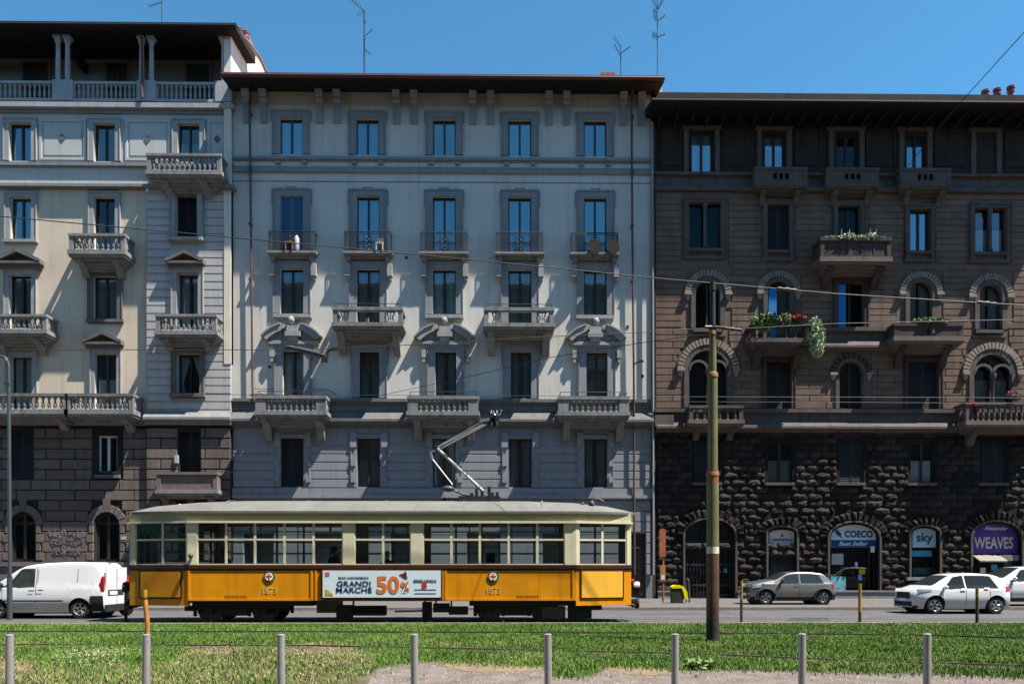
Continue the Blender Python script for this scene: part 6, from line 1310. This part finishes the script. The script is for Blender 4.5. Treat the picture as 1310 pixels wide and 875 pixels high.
# =====================================================================  poles, bollards, posts
setm('pole_green', (.115, .108, .042), .55, .22, 2.5, .08, 20, streak=.35); setm('pole_rust', (.19, .085, .03), .7, .3, 4, .1, 25); setm('pole_black', (.025, .024, .022), .7, .3, 4); setm('pole_foot', (.085, .045, .022), .6, .5, 2, .1, 20, streak=.5); setm('pole_white', (.5, .46, .38), .7, .2); setm('steel_brushed', (.29, .275, .27), .42, .14, 5, metal=.35, streak=.3); setm('lamp_grey', (.062, .07, .075), .5, .12, metal=.3); setm('rust_orange', (.36, .15, .035), .7, .35, 9, .1, 30); setm('post_yellow', (.30, .17, .02), .6, .35, 7); setm('post_dark', (.06, .045, .02), .7, .4, 8); setm('stop_rust', (.30, .095, .04), .6, .25, 6); setm('bin_green', (.018, .03, .016), .6, .2); setm('bin_yellow', (.62, .58, .01), .5, .1); setm('wire', (.035, .032, .032), .6); setm('wire_pale', (.035, .03, .028), .6); setm('insulator', (.08, .065, .055), .6, .2)
Yp = 17.55; b0 = G(911.5, 821, 0); s_ = b0.y
pz = lambda py: PZ(py, s_, 911)
t = thing('catenary_pole', b0, 'tall olive-green pole with rusty joints standing alone in the grass', 'pole')
seg = [(821, 790, 8.1, 8.05, 'pole_black'), (790, 708, 8.05, 7.9, 'pole_foot'), (708, 699.5, 7.9, 7.9, 'pole_white'), (699.5, 620, 7.8, 7.6, 'pole_green'), (620, 602, 7.6, 7.6, 'pole_rust'), (602, 480, 6.3, 6.1, 'pole_green'), (480, 426, 4.7, 4.6, 'pole_green'), (426, 361, 3.6, 3.4, 'pole_black')]
for y0, y1, r0, r1, m in seg:
    k = s_/FP; q = MB(); x = PX(911.7-(821-y0)*.0, s_); q.lathe([(r0*k, pz(y0)), (r1*k, pz(y1))], (x, s_, 0), 20); build('pole_section', q, MAT[m], t, True)
q = MB(); x = PX(911.7, s_)
for y, r in ((606, 8.2), (480, 6.8), (426, 5.2)): q.lathe([(r*k, pz(y+3)), (r*k, pz(y-1)), ((r-1.6)*k, pz(y-4))], (x, s_, 0), 20)
build('collar', q, MAT['pole_rust'], t, True)
q = MB(); q.lathe([(.2, -.02), (.2, .03)], (x, s_, 0), 16); build('foot', q, MAT['kerb_granite'], t)
q = MB(); q.lathe([(4.2*k, pz(372)), (4.2*k, pz(366))], (x, s_, 0), 14); q.lathe([(5*k, pz(421)), (5*k, pz(417))], (x, s_, 0), 14); q.tube([(x, s_-.05, pz(419)), (x-.2, s_-.1, pz(420))], .03); q.tube([(x, s_-.05, pz(419)), (x+.25, s_-.1, pz(421))], .03); build('wire_clamp', q, MAT['iron'], t)
# lamp post at the edge of the view
Yl = 25.4; g0 = P(12, 0, Yl); t = thing('lamp_post', (g0.x, Yl, 0), 'slender grey lamp post with a curved arm, beside the white van', 'lamp post')
gz = lambda py: PZ(py, Yl, 12); q = MB()
q.tube([(PX(12.5, Yl), Yl, 0), (PX(12.2, Yl), Yl, gz(640)), (PX(11, Yl), Yl, gz(470))]+[(PX(11-9*(1-math.cos(a)), Yl), Yl-.0, gz(470-14*math.sin(a))) for a in np.linspace(.2, PI/2, 6)]+[(PX(-22, Yl), Yl, gz(452))], .058, 10, .04); build('pole', q, MAT['lamp_grey'], t, True)
q = MB(); q.tube([(PX(12.5, Yl), Yl, 0.0), (PX(12.3, Yl), Yl, 1.4)], .08, 10); build('pole_sleeve', q, MAT['lamp_grey'], t, True)
q = MB(); q.ell((PX(-30, Yl), Yl, gz(453)), (.4, .13, .09)); build('lamp_head', q, MAT['lamp_grey'], t, True)
q = MB(); q.box(PX(6, Yl), PX(13, Yl), Yl-.06, Yl+.06, gz(492), gz(490)); build('bracket_ring', q, MAT['lamp_grey'], t)
# stainless bollards
bp_ = [(12.5, 811), (186.5, 810), (360, 811), (530.5, 811), (701.5, 811.5), (863.5, 812.5), (1026, 812.5), (1186, 814)]
Yb_ = 8.95; bt = None
for i, (px, py) in enumerate(bp_):
    x = PX(px, Yb_); zt_ = PZ(py, Yb_, px); r = .043
    b = thing('bollard', (x, Yb_, 0), 'plain brushed steel tube bollard in the front row before the lawn', 'bollard', 'row of steel bollards before the lawn')
    if bt is None:
        q = MB(); q.lathe([(r, 0), (r, zt_-.012)], (0, 0, 0), 20); a = build('tube', q, MAT['steel_brushed'], b, True, True); q = MB(); q.lathe([(r+.001, zt_-.02), (r+.001, zt_-.008), (r-.012, zt_), (.001, zt_+.002)], (0, 0, 0), 20); c = build('cap', q, MAT['steel_brushed'], b, True, True); q = MB(); q.lathe([(.09, 0), (.09, .015), (r, .02)], (0, 0, 0), 20); f = build('foot_plate', q, MAT['steel_brushed'], b, True, True); bt = (a, c, f)
    else:
        for s in bt: o = s.copy(); COL.objects.link(o); o.parent = b; o.matrix_parent_inverse = Matrix(); ORG[o.name] = ORG[b.name]
        b.rotation_euler = (random.uniform(-.008, .008), random.uniform(-.012, .012), random.random()*6)
# old painted posts at the kerb
def post(px, yb, yt, w, mats, label, wob=0, name='kerb_post'):
    g = G(px, yb, 0); Y = g.y; t = thing(name, g, label, 'post', 'old painted posts along the kerb'); zt_ = PZ(yt, Y, px); k = w*Y/FP/2
    for (f0, f1, m) in mats:
        q = MB(); q.tube([(g.x+wob*math.sin(z*5)*.03, Y, z*zt_) for z in np.linspace(f0, f1, 7)], k, 10); build('post_section', q, MAT[m], t, True)
    q = MB(); q.lathe([(k*2.4, 0), (k*2.2, .03), (k, .05)], (g.x, Y, 0), 12); build('foot', q, MAT['post_dark'], t); return t
post(187, 829, 754, 6, ((0, .83, 'rust_orange'), (.83, .87, 'tram_brown'), (.87, 1, 'post_yellow')), 'rusty orange kinked post with a yellow tip in the grass', 1.0)
post(161, 794.5, 744, 4, ((0, .5, 'post_dark'), (.5, 1, 'rust_orange')), 'thin rusty post between the van and the end of the tram')
post(948.5, 797.5, 743, 3.6, ((0, .55, 'post_dark'), (.55, 1, 'post_yellow')), 'thin mustard post in front of the nose of the silver car')
post(1100, 797.5, 746.5, 4, ((0, .3, 'post_dark'), (.3, 1, 'post_yellow')), 'mustard and black post before the door under the COECO sign')
post(1250, 799, 751.5, 4, ((0, .75, 'post_dark'), (.75, 1, 'post_yellow')), 'dark post with a yellow tip before the white hatchback')
# bus-stop mast, bin and hoop on the pavement
Ys = 35.6; x = PX(847, Ys); t = thing('stop_sign', (x, Ys, .12), 'rust-red stop mast with a narrow panel, by the tram nose', 'stop sign'); z = lambda py: PZ(py, Ys, 847)
build('mast', MB().tube([(x+.05, Ys, .12), (x+.05, Ys, z(690))], .045, 8), MAT['stop_rust'], t, True)
q = MB(); q.prism([(x-.13, z(712)), (x+.15, z(712)), (x+.15, z(679)), (x+.09, z(676)), (x-.07, z(676)), (x-.13, z(679))], Ys-.08, Ys+.08); build('name_panel', q, MAT['stop_rust'], t)
build('timetable_case', MB().box(x-.1, x+.13, Ys-.12, Ys+.05, z(743), z(722.5)), MAT['rust_orange'], t); build('notice', MB().box(x-.06, x+.09, Ys-.125, Ys-.12, z(741), z(735)), MAT['curtain'], t)
Yn_ = 34.6; x = PX(866, Yn_); z = lambda py: PZ(py, Yn_, 866); t = thing('litter_bin', (x, Yn_, .12), 'dark green litter bin with a bright yellow hood on the pavement', 'bin')
q = MB(); q.prism([(x-.24, .12), (x+.22, .12), (x+.25, z(751.5)), (x-.27, z(751.5))], Yn_-.22, Yn_+.22); build('body', q, MAT['bin_green'], t)
q = MB(); a = x-.28; q.prism([(a, z(752)), (a+.02, z(750)), (a+.14, z(748)), (a+.4, z(748.3)), (a+.56, z(750.5)), (a+.68, z(757)), (a+.72, z(766)), (a+.58, z(766)), (a+.52, z(758)), (a+.44, z(752))], Yn_-.25, Yn_+.25); build('hood', q, MAT['bin_yellow'], t)
x = PX(879, 35.2); t = thing('hoop_barrier', (x, 35.2, .12), 'grey steel hoop barrier beside the yellow-hooded bin', 'barrier'); q = MB(); q.tube([(x+.03, 34.9, .12), (x, 34.9, 1.05)]+[(x, 35.2-.3*math.cos(a), 1.05+.15*math.sin(a)) for a in np.linspace(.3, PI-.3, 6)]+[(x, 35.5, 1.05), (x+.03, 35.5, .12)], .035, 8); build('hoop', q, MAT['lamp_grey'], t, True)

# =====================================================================  overhead wires
def wire(pts, Y, r, label, mat='wire', ins=(), sag=0, Y2=None):
    n = len(pts); V3 = []
    for i, (px, py) in enumerate(pts): y = Y if Y2 is None else Y+(Y2-Y)*i/(n-1); V3.append(P(px, py, y))
    out = []
    for a, b in zip(V3, V3[1:]):
        for k in range(6): t_ = k/6; p = a.lerp(b, t_); p.z -= sag*4*t_*(1-t_); out.append(p)
    out.append(V3[-1]); c = out[len(out)//2].copy()
    if not ins: return tag(build('overhead_wire', MB().tube(out, r, 5), MAT[mat]), label, 'wire', 'tramway and street wires')
    t = thing('overhead_wire', c, label, 'wire', 'tramway and street wires'); build('cable', MB().tube(out, r, 5), MAT[mat], t)
    for px, py in ins: p = P(px, py, Y); q = MB(); q.T = Matrix.Translation(p) @ Matrix.Rotation(PI/2+.1, 4, 'Y'); q.lathe([(.03, -.3), (.06, -.22), (.04, -.1), (.07, 0), (.04, .1), (.06, .22), (.03, .3)], n=8); build('insulator', q, MAT['insulator'], t, True)
    return t
wire([(-150, 262), (0, 277), (330, 307), (598, 332), (860, 358), (1007, 370.5), (1070, 376), (1263, 388), (1450, 398)], 22.0, .016, 'long wire falling gently across all three houses above the pole', 'wire', ((1007, 370.5), (1263, 388)))
wire([(-150, 447), (0, 447.5), (330, 447.5), (420, 446), (510, 442), (675, 432), (830, 425)], 24.0, .012, 'thin wire carrying the slim hanging street lamp', 'wire')
wire([(830, 425), (905, 419.5), (937, 421), (1070, 414), (1300, 409)], 24.0, .012, 'thin wire from the tall pole past the flowered balcony', 'wire', ((937, 421),))
wire([(-150, 503), (0, 504), (330, 505), (590, 506), (860, 507.5), (1075, 508), (1240, 508.5), (1450, 510)], 19.6, .0065, 'upper level wire crossing the houses at the lowest stone balconies', 'wire_pale')
wire([(880, 514), (1075, 514.5), (1310, 516)], 18.6, .005, 'lower of two level wires before the dark house', 'wire_pale')
wire([(1420, -80), (1310, 42), (1232, 128), (1162, 212)], 24, .018, 'steep black cable slanting from the sky to the dark house', 'wire', Y2=39.6)
wire([(905, 427), (830, 437), (700, 458), (590, 484), (490, 505)], 17.6, .010, 'slack wire from the tall pole to the cream house', 'wire', Y2=30)
wire([(430, 462), (446, 486), (452, 498)], 24, .006, 'short stay wire below the hanging street lamp', 'wire')
wire([(640, 372+170), (648, 560)], 36, .004, 'faint short wire near the collector of the tram', 'wire') if 0 else None
# slim street lamp hung on its wire
Yh = 24.0; p0, p1 = P(370, 444, Yh), P(410, 453.5, Yh); t = thing('street_lamp', p1, 'slim street lamp hung on a wire before the cream house', 'street lamp', None)
q = MB(); q.tube([p0, p0.lerp(p1, .3), p1], .05, 8, .11); q.ell(p0, (.16, .07, .05)); build('lamp_body', q, MAT['lamp_grey'], t, True)
q = MB(); a = P(418, 444, Yh); q.tube([p1, P(414, 455, Yh)], .05); q.box(P(411, 0, Yh).x, P(419, 0, Yh).x, Yh-.05, Yh+.05, P(0, 462, Yh).z, P(0, 455, Yh).z); q.tube([P(418, 460, Yh), P(419, 450, Yh), P(425, 446, Yh), P(433, 445.5, Yh)], .04); q.box(P(423, 0, Yh).x, P(431, 0, Yh).x, Yh-.05, Yh+.05, P(0, 447, Yh).z, P(0, 443.5, Yh).z); build('hanging_bracket', q, MAT['iron'], t)
# =====================================================================  aerials
def aerial(px, yb, yt, Y, label, parts, r=.028, mat='lamp_grey'):
    p = P(px, yb, Y); t = thing('roof_aerial', p, label, 'aerial', 'television aerials on the roofs'); z = lambda py: PZ(py, Y, px); k = Y/FP
    build('mast', MB().tube([(p.x, Y, z(yb)), (p.x, Y, z(yt))], r, 6), MAT[mat], t)
    for (y0, dx, dy, n, l) in parts:
        q = MB(); a = Vector((p.x, Y, z(y0))); b = a+Vector((dx*k, -.25, -dy*k)); q.tube([a, b], .018, 5)
        for i in range(n): c = a.lerp(b, (i+.6)/n); d = Vector((dy, 0, dx)).normalized()*l*k*(.7+.3*i/n); q.tube([c-d+Vector((0, -.1, 0)), c+d+Vector((0, .1, 0))], .011, 4)
        build('aerial_rods', q, MAT['iron'], t)
aerial(207, 40, -8, 43.5, 'thin roof mast with one dark aerial above the loggia', [(3, -14, 10, 5, 2.5)])
aerial(466, 100, 14, 43, 'tall pale mast with aerials at three heights', [(15, -18, -13, 6, 3), (16, -8, 8, 3, 2), (47, 12, -5, 4, 3), (63, 8, 10, 5, 2.5), (30, 3, 0, 3, 2)], .04, 'lamp_grey')
aerial(794, 102, 58, 43, 'short mast with branching aerials on the cream house', [(72, -9, -11, 4, 2.5), (69, 11, -5, 5, 2.5), (60, -10, -9, 4, 1.8), (75, 0, 3, 1, 2)], .025)
aerial(841, 103, -6, 43, 'tall thin dark mast with many stacked aerials', [(12, -7, -9, 5, 3), (13, 6, -9, 5, 3), (18, -7, 0, 4, 3), (24, -6, 3, 4, 3), (27, 9, -3, 4, 3), (47, -8, 2, 5, 4), (48, 9, 0, 5, 4)], .025)
# =====================================================================  light, sky, camera
sun = Vector((2.55, -1.0, 5.1)).normalized(); el = math.asin(sun.z); az = math.atan2(sun.x, sun.y)
ld = bpy.data.lights.new('sun', 'SUN'); ld.energy = 5.0; ld.angle = R(.53); ld.color = (1, .955, .88); lo = bpy.data.objects.new('sun', ld); COL.objects.link(lo); lo.rotation_euler = sun.to_track_quat('Z', 'Y').to_euler(); lo.location = (30, -10, 60)
wd = bpy.data.worlds.new('World'); SC.world = wd; wd.use_nodes = True; nt = wd.node_tree; bg = nt.nodes['Background']; sk = nt.nodes.new('ShaderNodeTexSky'); sk.sky_type = 'NISHITA'; sk.sun_disc = False; sk.sun_elevation = el; sk.sun_rotation = az; sk.altitude = 0; sk.air_density = .4; sk.dust_density = 0; sk.ozone_density = 6
hs = nt.nodes.new('ShaderNodeHueSaturation'); hs.inputs['Hue'].default_value = .477; hs.inputs['Saturation'].default_value = 1.09; nt.links.new(sk.outputs[0], hs.inputs['Color']); nt.links.new(hs.outputs[0], bg.inputs[0]); bg.inputs[1].default_value = SKY
cd = bpy.data.cameras.new('camera'); cd.sensor_width = 36; cd.lens = 36*FP/1310; cd.shift_y = (HY-437.5)/1310; cd.clip_end = 2000; cd.clip_start = .1
co = bpy.data.objects.new('camera', cd); COL.objects.link(co); co.location = (0, 0, CH); co.rotation_euler = (PI/2, 0, -PSI); SC.camera = co
vs_ = SC.view_settings; vs_.view_transform = 'Standard'; vs_.look = 'None'; vs_.exposure = EXPO; vs_.gamma = 1; vs_.use_curve_mapping = False
SC.cycles.max_bounces = 8; SC.cycles.transparent_max_bounces = 24; SC.cycles.diffuse_bounces = 3; SC.cycles.caustics_reflective = False; SC.cycles.caustics_refractive = False; SC.cycles.use_denoising = True
